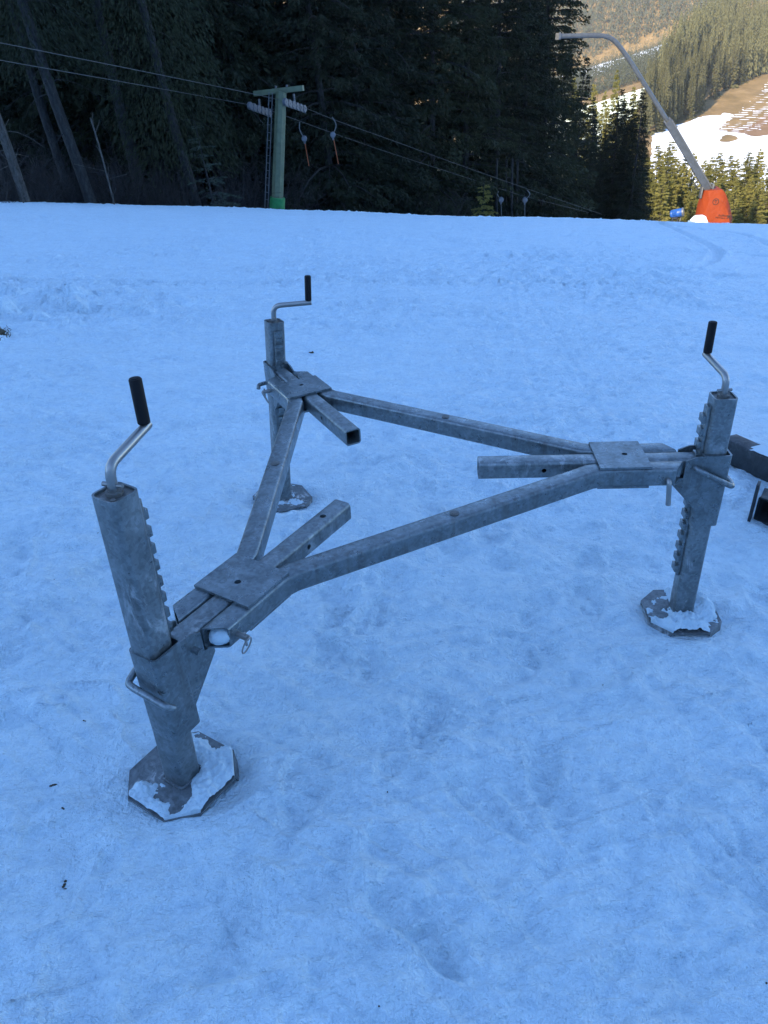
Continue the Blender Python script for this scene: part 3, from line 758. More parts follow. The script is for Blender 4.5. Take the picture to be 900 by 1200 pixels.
# beams: straight runs with a two-step bend at each corner and slanted ends
def beam_path():
    c, s = math.cos(PHI), math.sin(PHI)
    M0, M1 = corner(0), corner(1)
    A = [M0 @ Vector((r, T0*-1 if False else -T0, 0)) for r in (.969, RB+.035)]
    return A
def cpt(k, r, y, z=ZB):
    return Matrix.Rotation(PHI-k*2*math.pi/3, 4, 'Z') @ Vector((r, y, z))
# looking inward from corner k, the beam to corner k+1 leaves on one side: choose the side nearer that corner
sgn = 1 if (cpt(0, RB, T0)-cpt(1, RB, 0)).length < (cpt(0, RB, -T0)-cpt(1, RB, 0)).length else -1
A_end, A_b = cpt(0, .969, sgn*T0), cpt(0, RB, sgn*T0)
B_end, B_b = cpt(1, .969, -sgn*T0), cpt(1, RB, -sgn*T0)
dA, dB, dm = (A_b-A_end).normalized(), (B_b-B_end).normalized(), (B_b-A_b).normalized()
bl = .028
path = [A_end, A_b-dA*bl, A_b+dm*bl, B_b-dm*bl, B_b-dB*bl, B_end]
bm = bmesh.new()
# ends slanted so the edge beside the arm is longer
side0 = dA.cross(Vector((0, 0, 1))).normalized()
inner0 = 1 if (cpt(0, .969, 0)-A_end).dot(side0) > 0 else -1
tube(bm, path, TW, TW+.002, .0105, .005, e0=-inner0*.62, e1=0)
bm.verts.ensure_lookup_table()
# slant of the far end (mirrors the first)
side1 = (-dB).cross(Vector((0, 0, 1))).normalized()
inner1 = 1 if (cpt(1, .969, 0)-B_end).dot(side1) > 0 else -1
for v in bm.verts:
    d = v.co-B_end
    if abs(d.dot(dB)) < 1e-4 and d.length < .06: v.co += -dB*(d.dot(side1)*inner1*.62)
beam_me = finish(bm, 'beam', M_GALV)
mid = (A_b+B_b)/2
beam_me = cut_holes(beam_me, [(mid+Vector((0, 0, TW/2)), (0, 0, 1), .008, .012)])
for k in range(3):
    o = part('beam', beam_me, Matrix.Translation((0, 0, -fz)) @ Matrix.Rotation(-k*2*math.pi/3, 4, 'Z'))
    bm = bmesh.new(); rod(bm, [mid+Vector((0, 0, TW/2+.0012)), mid+Vector((0, 0, TW/2+.004))], .015, 18); rod(bm, [mid+Vector((0, 0, TW/2+.0035)), mid+Vector((0, 0, TW/2+.0055))], .009, 18)
    part('bolt', finish(bm, 'bolt', M_GALV_W), Matrix.Identity(4), o)
# corner plates, top and bottom, with a hole
bm = bmesh.new(); prism(bm, [(.698, -.096), (.869, -.096), (.869, .096), (.698, .096)], 'z', ZB+TW/2+.0015, ZB+TW/2+.0095)
for r_, y_ in ((.715, -.075), (.715, .075), (.852, -.075), (.852, .075)): rod(bm, [(r_, y_, ZB+TW/2+.009), (r_, y_, ZB+TW/2+.0108)], .006, 12)
pl = cut_holes(finish(bm, 'corner_plate', M_GALV), [((.80, 0, ZB+TW/2+.005), (0, 0, 1), .0095, .02)])
bm = bmesh.new(); prism(bm, [(.698, -.092), (.869, -.092), (.869, .092), (.698, .092)], 'z', ZB-TW/2-.0095, ZB-TW/2-.0015)
plb = finish(bm, 'bottom_plate', M_GALV)
# slide arm with sleeve, gussets and pins
bm = bmesh.new(); tube(bm, [(.302, 0, ZB), (1.053, 0, ZB)], .0645, .0645, .013, .0055)
arm0 = finish(bm, 'slide_arm', M_GALV_OX); arm_plain = cut_holes(arm0.copy(), [((.525, 0, ZB), (0, 1, 0), .0085, .06)])
arm_me = cut_holes(arm0, [((.405, 0, ZB+.032), (0, 0, 1), .010, .012), ((.525, 0, ZB), (0, 1, 0), .0085, .06)])
bm = bmesh.new(); tube(bm, [(1.1, 0, .350), (1.1, 0, .628)], .094, .094, .013, .0065, up=(1, 0, 0), seg=4); sleeve_me = finish(bm, 'sleeve', M_GALV)
bm = bmesh.new()
gp = [(1.067, .627), (1.03, .625), (.995, .610), (.995, .547), (.962, .543), (.962, .520), (1.067, .405)]
prism(bm, gp, 'y', .0400, .0462); prism(bm, gp, 'y', -.0462, -.0400)
prism(bm, [(.964, .5445), (.967, .517), (1.0515, .424), (1.0515, .5445)], 'y', -.0397, .0397)
gus_me = finish(bm, 'gusset', M_GALV)
bm = bmesh.new()   # lock rod: through the sleeve, along its left side (-y is left), across the outer face
rod(bm, fillet([(1.027, .068, .575), (1.027, -.063, .588), (1.06, -.066, .572), (1.158, -.066, .520), (1.163, -.04, .520), (1.163, .075, .512), (1.150, .082, .500)], .022), .0095, 12)
lock_me = finish(bm, 'lock_rod', M_GALV)
bm = bmesh.new(); rod(bm, fillet([(.925, .135, .573), (.925, -.116, .573), (.934, -.118, .485)], .018), .0085, 12); hitch_me = finish(bm, 'hitch_pin', M_CRANK)
bm = bmesh.new()
rod(bm, [(.925+.026*math.cos(a)*.6, .126+.012*math.sin(a), .553+.030*math.sin(a)-.008) for a in np.linspace(0, 2*math.pi, 25)], .0022, 6)
rod(bm, [(.925, .126, .588), (.925, .126, .545)], .0035, 8); ring_me = finish(bm, 'linch_pin', M_CRANK)
# leg, local: z along the leg from the foot, x outward
LEGL = .9015
bm = bmesh.new(); tube(bm, [(0, 0, .004), (0, 0, LEGL)], .076, .076, .017, .005, up=(1, 0, 0), seg=5); leg_me = finish(bm, 'leg', M_GALV_OX)
bm = bmesh.new(); prism(bm, rrect(.0655, .0655, .008), 'z', LEGL-.014, LEGL-.006); rod(bm, [(0, 0, LEGL-.006), (0, 0, LEGL+.004)], .019, 16)
rod(bm, [(.022, .02, LEGL-.006), (.022, .02, LEGL-.001)], .006, 8); cap_me = finish(bm, 'cap', M_GALV_W)
def rack():
    bm = bmesh.new(); z = .205; n = 0
    box(bm, -.0490, -.0382, -.019, .019, .19, LEGL-.035, .001)
    while z < LEGL-.05:
        box(bm, -.0600, -.0485, -.0187, .0187, z, z+.027, .0018); z += .0465
    return finish(bm, 'rack', M_GALV)
rack_me = rack()
def foot():
    bm = bmesh.new(); h, c, dz = .134, .066, -.030
    oc = [(h, -h+c), (h, h-c), (h-c, h), (-h+c, h), (-h, h-c), (-h, -h+c), (-h+c, -h), (h-c, -h)]
    top = [bm.verts.new((x, y, .006)) for x, y in oc]; bot = [bm.verts.new((x, y, -.001)) for x, y in oc]
    bm.faces.new(top); bm.faces.new(bot[::-1])
    for i in range(8):
        a, b = i, (i+1) % 8
        bm.faces.new((top[a], bot[a], bot[b], top[b]))
        if i % 2 == 1:                    # clipped corners are bent down into spikes
            m = (Vector(top[a].co)+Vector(top[b].co)); d = Vector((m.x, m.y, 0)).normalized()*.006
            q = []
            for z0, t in ((-.0012, 0), (dz, 1)):
                for s in (a, b):
                    p = Vector((oc[s][0], oc[s][1], z0))+(d*t)
                    if t: p = p+(Vector((m.x/2, m.y/2, z0))+d-p)*.30
                    q.append(p)
            f = [bm.verts.new(p) for p in (q[0], q[1], q[3], q[2])]
            g_ = [bm.verts.new(Vector(p)-d.normalized()*.005) for p in (q[0], q[1], q[3], q[2])]
            bm.faces.new(f); bm.faces.new(g_[::-1])
            for w in range(4): bm.faces.new((f[w], g_[w], g_[(w+1) % 4], f[(w+1) % 4]))
    # weld fillets where the leg meets the plate
    tube(bm, [(0, 0, .0062), (0, 0, .012)], .088, .088, .014, .007, up=(1, 0, 0))
    return finish(bm, 'foot_plate', M_FOOT, 30)
foot_me = foot()
CL, CSP, CGL = .1546, .0185, .106
crank_az, crank_r = [13.8542, -25.1676, 7.9058], [.0613, .0666, .0622]
LBL = ['leg nearest the camera, raised highest, with frosty white oxide and snow on its foot', 'leg farthest from the camera, in the back left corner', 'leg at the right with its rack of teeth showing above and below the sleeve']
legs = []
for k in range(3):
    M = corner(k)
    part('corner_plate', pl, M); part('bottom_plate', plb, M)
    arm = part('slide_arm', arm_me if k == 0 else arm_plain, M)
    I4 = Matrix.Identity(4)
    part('sleeve', sleeve_me, I4, arm); part('gusset', gus_me, I4, arm); part('lock_rod', lock_me, I4, arm)
    pin = part('hitch_pin', hitch_me, M); part('linch_pin', ring_me, I4, pin)
    f, tp = Vector(FEET[k]), Vector(TOPS[k]); ax = (tp-f).normalized()
    ph = PHI-k*2*math.pi/3; xo = Vector((math.cos(ph), math.sin(ph), 0)); xo = (xo-ax*xo.dot(ax)).normalized(); yo = ax.cross(xo)
    ML = Matrix(((xo.x, yo.x, ax.x, f.x-FC[0]), (xo.y, yo.y, ax.y, f.y-FC[1]), (xo.z, yo.z, ax.z, f.z-fz), (0, 0, 0, 1)))
    leg = part('leg', leg_me, ML, frame, LBL[k]); legs.append((leg, ML))
    part('cap', cap_me, I4, leg); part('rack', rack_me, I4, leg); part('foot_plate', foot_me, I4, leg)
    a = crank_az[k]-ph; cx_, cy_ = math.cos(a), math.sin(a); zt = LEGL+crank_r[k]
    bm = bmesh.new()
    rod(bm, fillet([(0, 0, LEGL-.002), (0, 0, zt), (CL*cx_, CL*cy_, zt+CSP), (CL*cx_*1.085, CL*cy_*1.085, zt+CSP+.002)], .042, 8), .0112, 14)
    rod(bm, [(-.024*cy_, .024*cx_, LEGL+.018), (.024*cy_, -.024*cx_, LEGL+.018)], .0052, 10)
    rod(bm, [(CL*cx_, CL*cy_, zt+CSP), (CL*cx_, CL*cy_, zt+CSP+.02)], .007, 10)
    part('crank', finish(bm, 'crank', M_CRANK), I4, leg)
    bm = bmesh.new()
    g0, n_ = zt+CSP+.010, 10
    zs = [g0, g0+.002, g0+CGL-.003, g0+CGL]; rs = [.0125, .0142, .0142, .0125]
    rod(bm, [(CL*cx_, CL*cy_, z) for z in zs], .014, 18, rs)
    rod(bm, [(CL*cx_, CL*cy_, g0+CGL-.001), (CL*cx_, CL*cy_, g0+CGL+.0012)], .008, 14)
    part('grip', finish(bm, 'grip', M_GRIP), I4, leg)

# snow lying on the foot plates and packed into the open beam end
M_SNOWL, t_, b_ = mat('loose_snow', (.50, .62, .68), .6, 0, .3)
bump(t_, b_, noise(t_, N(t_, 'NewGeometry').outputs['Position'], 60, 6, .65), .7, .012)
def foot_snow(k, seed, thr, amp, blobs, label):
    n = 110; xs = np.linspace(-.131, .131, n); X, Y = np.meshgrid(xs, xs, indexing='ij')
    h = fbm(X, Y, .11, 5, seed, .6)*.55+.07*fbm(X, Y, .022, 3, seed+21, .6)-thr-.02
    for bx, by, br, ba in blobs: h = h+ba*np.exp(-(((X-bx)**2+(Y-by)**2)/br**2))
    c = .066; inside = (np.abs(X)+np.abs(Y) < 2*.131-c) & (np.maximum(np.abs(X), np.abs(Y)) > 0)
    leg = np.maximum(np.abs(X), np.abs(Y)) < .0385
    h = np.where(inside, h, -.1); hh = np.clip(h, 0, None)
    zz = .006+amp*np.clip(hh*2.2, 0, 1.4)**.8*(1+.55*fbm(X, Y, .03, 4, seed+9, .65))+.003*fbm(X, Y, .01, 2, seed+4)*(hh > .03)-.0015*(hh <= 0)
    keep = hh > -.0
    F = []
    ii, jj = np.meshgrid(np.arange(n-1), np.arange(n-1), indexing='ij')
    pos = h > 0
    any4 = pos[:-1, :-1] | pos[1:, :-1] | pos[:-1, 1:] | pos[1:, 1:]
    lg = leg[:-1, :-1] & leg[1:, :-1] & leg[:-1, 1:] & leg[1:, 1:]
    sel = any4 & ~lg
    F = np.stack([ii*n+jj, (ii+1)*n+jj, (ii+1)*n+jj+1, ii*n+jj+1], -1)[sel]
    V = np.stack([X, Y, zz], -1).reshape(-1, 3)
    me = mesh_np('foot_snow', V, F, M_SNOWL, True)
    o = link('foot_snow', me, kind='stuff', label=label, category='snow')
    o.matrix_world = Matrix.Translation((FC[0], FC[1], fz)) @ legs[k][1]
# in leg coordinates: x outward, y right looking inward
foot_snow(0, 3, .15, .026, [(-.06, .06, .075, .5), (-.08, -.02, .05, .35), (.02, .10, .04, .3), (.10, -.06, .035, .38), (.04, .0, .03, .25), (.11, .02, .03, .25)], 'loose snow lying on the foot plate of the nearest leg')
foot_snow(1, 8, .20, .008, [(-.05, .05, .05, .25), (.02, -.09, .04, .25), (-.09, -.04, .04, .2)], 'thin snow lying on the foot plate of the farthest leg')
foot_snow(2, 14, .08, .030, [(.06, -.02, .08, .5), (.03, .09, .06, .5), (-.02, -.07, .05, .6), (.09, .03, .05, .4), (-.05, -.09, .035, .4)], 'heaped snow lying on the foot plate of the right leg')
def plug(k, y, label):
    bm = bmesh.new(); bmesh.ops.create_icosphere(bm, subdivisions=4, radius=1)
    for v in bm.verts:
        n_ = float(fbm(np.array([v.co.x*2+v.co.z]), np.array([v.co.y*2]), .8, 3, 5)[0])
        v.co = Vector((v.co.x*.050, v.co.y*.031, v.co.z*.028-.002))*(1+.10*n_)
    o = link('snow_plug', finish(bm, 'snow_plug', M_SNOWL, 180), kind='stuff', label=label, category='snow')
    o.matrix_world = Matrix.Translation((FC[0], FC[1], 0)) @ Matrix.Rotation(PHI-k*2*math.pi/3, 4, 'Z') @ Matrix.Translation((.934, y, ZB))
plug(0, T0, 'white snow packed into the open beam end beside the nearest leg')

# ------------------------------------------------------------------ drag lift
M_POLE = plain('olive_painted_steel', (.115, .135, .075), .55, 0, .25, 4)
M_PAD = plain('green_padding', (.015, .19, .05), .5, 0, .2, 5)
M_ALU = plain('grey_metal', (.14, .145, .15), .45, .4, .2, 8)
M_WHITE = plain('pale_pulley', (.11, .113, .12), .5, 0, .15, 8)
D0 = 36.
pb, pt = at(324.5, 249, D0), at(329.5, 107, D0)
axp = (pt-pb)/np.linalg.norm(pt-pb); gz = float(base_z(pb[0], pb[1]))
sc_ = D0/FPX/math.cos(0)                         # metres per photo pixel at the tower
base_p = pb-axp*((pb[2]-gz)/axp[2]); Hp = np.linalg.norm(pt-base_p)
zax = Vector(axp); xa = Vector((.93, -.36, 0)); xa = (xa-zax*xa.dot(zax)).normalized(); ya = zax.cross(xa)
MT = Matrix(((xa.x, ya.x, zax.x, base_p[0]), (xa.y, ya.y, zax.y, base_p[1]), (xa.z, ya.z, zax.z, base_p[2]), (0, 0, 0, 1)))
tower = empty('lift_tower', (0, 0, 0), 'olive green drag lift pylon with crossarm, pulleys and a bright green padded foot', 'lift tower'); tower.matrix_world = MT
bm = bmesh.new(); rod(bm, [(0, 0, -1), (0, 0, Hp)], .25, 8, [.285, .235]); part('pole', finish(bm, 'pole', M_POLE, 20), I4, tower)
vis = np.linalg.norm(pt-pb)
bm = bmesh.new(); z1 = Hp-vis+.65; rod(bm, [(0, 0, Hp-vis-1.6), (0, 0, z1-.03), (0, 0, z1)], .33, 16, [.345, .345, .32]); pad = part('padding', finish(bm, 'padding', M_PAD), I4, tower)
for s in (-1, 1):
    bm = bmesh.new(); box(bm, s*.16-.07, s*.16+.07, -.355, -.325, Hp-vis+.18, Hp-vis+.21); part('clasp', finish(bm, 'clasp', M_WHITE), I4, pad)
bm = bmesh.new(); tube(bm, [(-1.25, 0, Hp-.24), (1.0, 0, Hp+.24)], .17, .20, .01); part('crossarm', finish(bm, 'crossarm', M_POLE), I4, tower)
for x in (-.25, .25):
    bm = bmesh.new(); rod(bm, [(x, 0, Hp+x*.2+.08), (x, 0, Hp+x*.2+.22)], .05, 10); part('lug', finish(bm, 'lug', M_ALU), I4, tower)
bm = bmesh.new()
for x in (-.36, -.52): rod(bm, [(x, -.18, Hp-vis+.1), (x+.03, -.14, Hp-.1)], .02, 6)
z = Hp-vis+.5
while z < Hp-.2: rod(bm, [(-.36, -.18, z), (-.52, -.18, z)], .012, 5); z += .3
part('ladder', finish(bm, 'ladder', M_ALU), I4, tower)
# rope line runs past the tower, up left, and down the slope to the right
lineu = Vector((.577, .817, 0))
def rope_pts(spec): return [Vector(at(u, v, D)) for u, v, D in spec]
RP1 = rope_pts([(-30, 44, 23.2), (0, 50, 24.3), (150, 80, 29.8), (295, 109.5, 34.9), (345, 121, 36.3), (390, 140, 38.3), (450, 161, 41), (540, 194, 46), (620, 222, 51.5), (705, 251, 58)])
RP2 = rope_pts([(-30, 64, 24.8), (0, 70.5, 25.8), (150, 97, 31), (305, 125, 36.6), (335, 136, 37.6), (390, 156, 39.8), (450, 177, 42.5), (540, 206, 47.5), (610, 229, 52), (690, 249, 58)])
M_ROPE = mat('steel_rope', (.09, .09, .088), .7, .2)[0]
for pts, lb in ((RP1, 'upper steel haul rope of the drag lift, passing over the right pulleys'), (RP2, 'lower steel haul rope of the drag lift, passing over the left pulleys')):
    bm = bmesh.new(); rod(bm, fillet(pts, 2., 3), .0105, 5); link('haul_rope', finish(bm, 'haul_rope', M_ROPE), label=lb, category='rope')
def sheaves(px0, px1, D0_, D1_, hook):
    p, q = Vector(at(*px0, D0_)), Vector(at(*px1, D1_)); d = (q-p); L = d.length; d.normalize(); nn = Vector((d.y, -d.x, 0)).normalized(); inv = MT.inverted()
    bm = bmesh.new(); tube(bm, [inv @ (p-Vector((0, 0, .10))), inv @ (q-Vector((0, 0, .10)))], .06, .10, .005)
    m = (p+q)/2; h = Vector(at(*hook, (D0_+D1_)/2)); rod(bm, [inv @ m, inv @ h], .05, 8)
    bat = part('pulley_battery', finish(bm, 'pulley_battery', M_ALU), I4, tower)
    for i in range(6):
        c = p+d*(L*(i+.3)/5.6); bm = bmesh.new()
        rod(bm, [inv @ (c-nn*.07), inv @ (c-nn*.05), inv @ (c+nn*.05), inv @ (c+nn*.07)], .1, 14, [.13, .15, .15, .13]); rod(bm, [inv @ (c-nn*.085), inv @ (c+nn*.085)], .05, 10)
        part('pulley', finish(bm, 'pulley', M_WHITE), I4, bat)
sheaves((291.5, 123.5), (317, 133), 35.6, 37.2, (303.5, 116))
sheaves((333, 119), (357.5, 128), 35.6, 37.2, (344, 110))
M_STICK = plain('orange_stick', (.40, .10, .03), .55, 0, .2, 6); M_BOX = plain('spring_box_grey', (.16, .165, .18), .5, .2, .2, 6)
def hanger(rope, box_, tip, D, label, stick=True):
    r, b, t = (Vector(at(*p, D)) for p in (rope, box_, tip)); o = empty('drag_lift_hanger', tuple(b), label, 'ski lift hanger', 'hangers on the drag lift rope')
    k = D/FPX; side = 1 if b.x > r.x else -1
    bm = bmesh.new(); m1 = r.lerp(b, .45); m1 = m1+Vector((-side*k*2.5, 0, 0)) if side > 0 else m1+Vector((k*5, 0, 0))
    rod(bm, fillet([tuple(x-b) for x in (r, m1, b)], k*5, 6), k*.55, 7); part('hook_arm', finish(bm, 'hook_arm', M_ALU), I4, o)
    bm = bmesh.new(); R_ = k*2.9; rod(bm, [(0, -.10, 0), (0, -.07, 0), (0, .07, 0), (0, .10, 0)], R_, 18, [R_*.8, R_, R_, R_*.8]); rod(bm, [(0, 0, -R_*.6), (0, 0, -R_*1.7)], R_*.35, 10, [R_*.5, R_*.25]); part('spring_box', finish(bm, 'spring_box', M_BOX), I4, o)
    bm = bmesh.new(); d = (t-b).normalized(); rod(bm, [tuple(d*R_*1.2), tuple(t-b)], k*.42, 7); part('stick', finish(bm, 'stick', M_STICK if stick else M_ALU), I4, o)
hanger((351, 143), (356.5, 162.5), (362, 194.5), 38.4, 'drag lift hanger with a yellowish orange stick, the one nearer the pylon')
hanger((389, 137), (390, 158), (396.5, 192), 38.3, 'drag lift hanger with a red orange stick, the one farther right of the pylon')
hanger((584, 224), (587, 234), (588, 262), 50.5, 'small distant drag lift hanger low over the crest, left of the two', False)
hanger((618, 223), (615, 234.5), (615, 262), 51.5, 'small distant drag lift hanger low over the crest, right of the two', False)

# ------------------------------------------------------------------ snow lance with orange padded base
M_ORANGE, t_, b_ = mat('orange_padding', (.62, .075, .022), .7, 0, .2)
oc = N(t_, 'TexCoord').outputs['Object']
t_.links.new(ramp(t_, noise(t_, oc, 1.6, 6, .6), [(.3, (.20, .030, .007)), (.7, (.245, .042, .011))]), b_.inputs['Base Color']); bump(t_, b_, noise(t_, oc, 2.4, 4), .5, .12)
M_LANCE = plain('lance_steel', (.085, .095, .105), .45, .3, .2, 5)
M_INK = mat('dark_print', (.02, .012, .01), .7)[0]
DL = 42.; kL = DL/FPX
lb0 = at(835, 262, DL); lz = float(base_z(lb0[0], lb0[1]))
ex, ez = Vector((1, 0, 0)), Vector((0, 0, 1))
ex = Vector((RIGHT[0], 0, RIGHT[2])).normalized(); ez = Vector((-ex.z, 0, ex.x))
ML_ = Matrix(((ex.x, 0, ez.x, lb0[0]), (0, 1, 0, lb0[1]), (ex.z, 0, ez.z, lb0[2]), (0, 0, 0, 1)))
ML_ = ML_ @ Matrix.Rotation(math.radians(-8), 4, 'Z')
lance = empty('snow_lance', (0, 0, 0), 'tall grey snowmaking lance arching left from an orange padded base', 'snow lance'); lance.matrix_world = ML_
prof = [(-19, -40), (-19, 0), (-19.2, 22), (-17, 41), (-1, 43), (4, 38), (12, 24), (18.5, 8), (18, 0), (17, -40)]
prof = [(x*kL, z*kL*(.87 if z > 0 else 1)) for x, z in prof]
bm = bmesh.new()
n_s = 9; R_ = []
for i in range(n_s):
    f = i/(n_s-1); y = (f-.5)*1.5; sh = 1-.22*abs(2*f-1)**3
    R_.append([bm.verts.new((x*sh, y, (z+1.9)*(.5+.5*sh if abs(2*f-1) > .98 else 1)-1.9 if z > 0 else z)) for x, z in prof])
for i in range(n_s-1):
    for j in range(len(prof)):
        j2 = (j+1) % len(prof); bm.faces.new((R_[i][j], R_[i][j2], R_[i+1][j2], R_[i+1][j]))
bm.faces.new(R_[0]); bm.faces.new(R_[-1][::-1])
bmesh.ops.bevel(bm, geom=[e for e in bm.edges if len(e.link_faces) == 2 and e.calc_face_angle(0) > .5], offset=.07, segments=3, affect='EDGES')
cover = part('padded_base', finish(bm, 'padded_base', M_ORANGE, 40), I4, lance)
yf = -.765
bm = bmesh.new()
rc = (-8*kL*.78, 25.5*kL); rr = 3.4*kL
for q in range(28):
    a0, a1 = 2*math.pi*q/28, 2*math.pi*(q+1)/28
    vs = [bm.verts.new((rc[0]+r*math.cos(a), yf, rc[1]+r*math.sin(a))) for r, a in ((rr, a0), (rr, a1), (rr*.8, a1), (rr*.8, a0))]; bm.faces.new(vs)
for x0, x1, z0, z1 in ((-.4, .45, .30, .48), (-.05, .15, -.5, .30), (-.45, -.30, .1, .3)):
    vs = [bm.verts.new((rc[0]+x*rr, yf, rc[1]+z*rr)) for x, z in ((x0, z0), (x1, z0), (x1, z1), (x0, z1))]; bm.faces.new(vs)
part('emblem', finish(bm, 'emblem', M_INK), I4, cover)
def lettering(s, x, z, size, name='lettering'):
    c = bpy.data.curves.new('t', 'FONT'); c.body = s; c.size = size; c.extrude = .002
    o = bpy.data.objects.new('t', c); COL.objects.link(o); bpy.context.view_layer.update()
    me = bpy.data.meshes.new_from_object(o.evaluated_get(bpy.context.evaluated_depsgraph_get())); bpy.data.objects.remove(o)
    me.materials.clear(); me.materials.append(M_INK); me.name = name
    part(name, me, Matrix.Translation((x, yf, z)) @ Matrix.Rotation(math.pi/2, 4, 'X'), cover)
lettering('Raiffeisen', -.2*kL, 10.4*kL, .15)
lettering('Bank', 3.2*kL, 8.2*kL, .11); lettering('Meine', -3.0*kL, 8.6*kL, .11)
bm = bmesh.new()
for s in (-1, 1): rod(bm, [(11.2*kL*.95-s*.075, yf, 10.2*kL-.085), (11.2*kL*.95+s*.075, yf, 10.2*kL+.085)], .022, 4)
part('cross_mark', finish(bm, 'cross_mark', M_INK), I4, cover)
invL = ML_.inverted()
def lp(u, v, dd=0): return invL @ Vector(at(u, v, DL+dd))
bm = bmesh.new(); tube(bm, [lp(829.5, 221), lp(782, 141, -.5)], .34, .40, .02, up=(0, 1, 0)); low = part('lance_boom', finish(bm, 'lance_boom', M_LANCE), I4, lance)
bm = bmesh.new()
a_, b2 = lp(829.5, 221), lp(782, 141, -.5); dv = (b2-a_)
for s in (-1, 1):
    o_ = Vector((s*.2, -.215, 0)); tube(bm, [a_+o_*1, b2+o_*1], .05, .03, 0, up=(0, 1, 0))
part('boom_rail', finish(bm, 'boom_rail', M_ALU), I4, low)
bm = bmesh.new(); rod(bm, fillet([lp(783, 143, -.5), lp(735, 66, -1), lp(716, 42, -1.2), lp(690, 41.5, -1.4), lp(655, 42.5, -1.7)], 1.1, 8), .10, 10); part('lance_pipe', finish(bm, 'lance_pipe', M_LANCE), I4, lance)
bm = bmesh.new(); tube(bm, [lp(655.5, 42.5, -1.7), lp(653, 42.6, -1.75)], .27, .27, .05, up=(0, 1, 0)); part('nozzle_head', finish(bm, 'nozzle_head', M_ALU), I4, lance)
bm = bmesh.new()
for s in (-1, 1): box(bm, lp(829, 221).x+s*.26-.04, lp(829, 221).x+s*.26+.04, -.2, .2, lp(829, 224).z-.35, lp(829, 221).z+.22, .01)
part('hinge_bracket', finish(bm, 'hinge_bracket', M_ALU), I4, lance)
bm = bmesh.new(); rod(bm, fillet([lp(818, 222), lp(813, 214), lp(822, 209), lp(826, 216)], .3), .03, 6); part('hose', finish(bm, 'hose', M_DARK), I4, lance)
# blue fan gun
M_BLUE = plain('blue_paint', (.012, .07, .28), .45, 0, .25, 4)
gb = at(791, 257.5, 43); gun = empty('snow_gun', (gb[0], gb[1], gb[2]), 'small blue fan snow gun on a dark stand left of the orange base', 'snow gun'); k3 = 43/FPX; gun.scale = (.7, .7, .7)
bm = bmesh.new(); d = Vector((.86, -.45, .22)).normalized(); c = Vector((0, 0, 10*k3))
ax_ = [c-d*.42, c-d*.36, c-d*.1, c+d*.1, c+d*.42, c+d*.45]
rod(bm, ax_, .3, 20, [.20, .27, .30, .30, .30, .28]); body = part('barrel', finish(bm, 'barrel', M_BLUE), I4, gun)
bm = bmesh.new(); rod(bm, [c+d*.45, c+d*.56], .31, 20, [.33, .31]); part('nozzle_ring', finish(bm, 'nozzle_ring', M_ALU), I4, gun)
bm = bmesh.new(); box(bm, -.36, -.04, -.30, -.04, 8*k3, 13.5*k3, .03); part('control_box', finish(bm, 'control_box', M_BLUE), I4, gun)
bm = bmesh.new()
for s in (-1, 1): rod(bm, [(s*.22, 0, -.6), (s*.20, 0, c.z-.1)], .045, 8)
rod(bm, [(-.22, 0, .1), (.22, 0, .1)], .04, 8); box(bm, -.15, .15, -.1, .15, 0.05, .28, .02); part('stand', finish(bm, 'stand', M_DARK), I4, gun)
bm = bmesh.new(); rod(bm, fillet([(.25, -.1, .5), (.42, -.12, .35), (.38, -.1, .05), (.30, -.1, -.3)], .2), .03, 6); part('hose', finish(bm, 'hose', M_ALU), I4, gun)
# pale cover beside it
M_COVER = plain('pale_plastic', (.62, .68, .74), .45, 0, .08, 3); M_COVB = plain('blue_grey_skirt', (.28, .40, .50), .5, 0, .1, 3)
cb_ = at(818.5, 262.5, 40); k3 = 40/FPX; cov = empty('hydrant_cover', tuple(cb_), 'white pitched plastic cover on a blue grey skirt in front of the orange base', 'cover')
bm = bmesh.new()
v0 = [bm.verts.new((x*k3, y, z*k3)) for x, y, z in ((-8, -.4, 2.6), (7.5, -.4, 2.6), (7.5, .4, 2.6), (-8, .4, 2.6), (-4.5, -.2, 9), (5, -.2, 9.2), (5, .2, 9.2), (-4.5, .2, 9))]
for f in ((3, 2, 1, 0), (4, 5, 6, 7), (0, 1, 5, 4), (1, 2, 6, 5), (2, 3, 7, 6), (3, 0, 4, 7)): bm.faces.new([v0[q] for q in f])
bmesh.ops.bevel(bm, geom=list(bm.edges), offset=.035, segments=3, affect='EDGES'); part('lid', finish(bm, 'lid', M_COVER), I4, cov)
bm = bmesh.new(); box(bm, -9*k3, 9.5*k3, -.44, .44, -.8, 2.5*k3, .03); part('skirt', finish(bm, 'skirt', M_COVB), I4, cov)

# ------------------------------------------------------------------ dark steel pieces at the right edge
M_OLD = galv('dark_weathered_steel', (.010, .015, .020), (.030, .040, .048), .25, .55, .12, .3)
p0 = at(852, 514, 3.95); zg = float(base_z(p0[0], p0[1]))
def onz(u, v, z): w = ray(u, v); return CAM+w*((z-CAMH)/w[2])
a_, b2 = onz(851, 527, -.285), onz(905, 554, -.262)
d = Vector(b2-a_); d.z = 0; d.normalize(); s_ = Vector((-d.y, d.x, 0)); hh = .145
o0 = Vector(a_)+s_*.06; o0.z = 0
st = o0-d*.05; en = o0+d*1.5
def gz_(p): return float(base_z(p.x, p.y))
bm = bmesh.new(); tube(bm, [(st.x, st.y, gz_(st)+hh/2+.008), (en.x, en.y, gz_(en)+hh/2+.008)], .12, hh, .012, .007)
o = link('steel_beam', finish(bm, 'steel_beam', M_OLD), label='dark weathered square steel beam lying on the snow behind the right leg', category='steel beam')
g = np.random.default_rng(4); n = 60
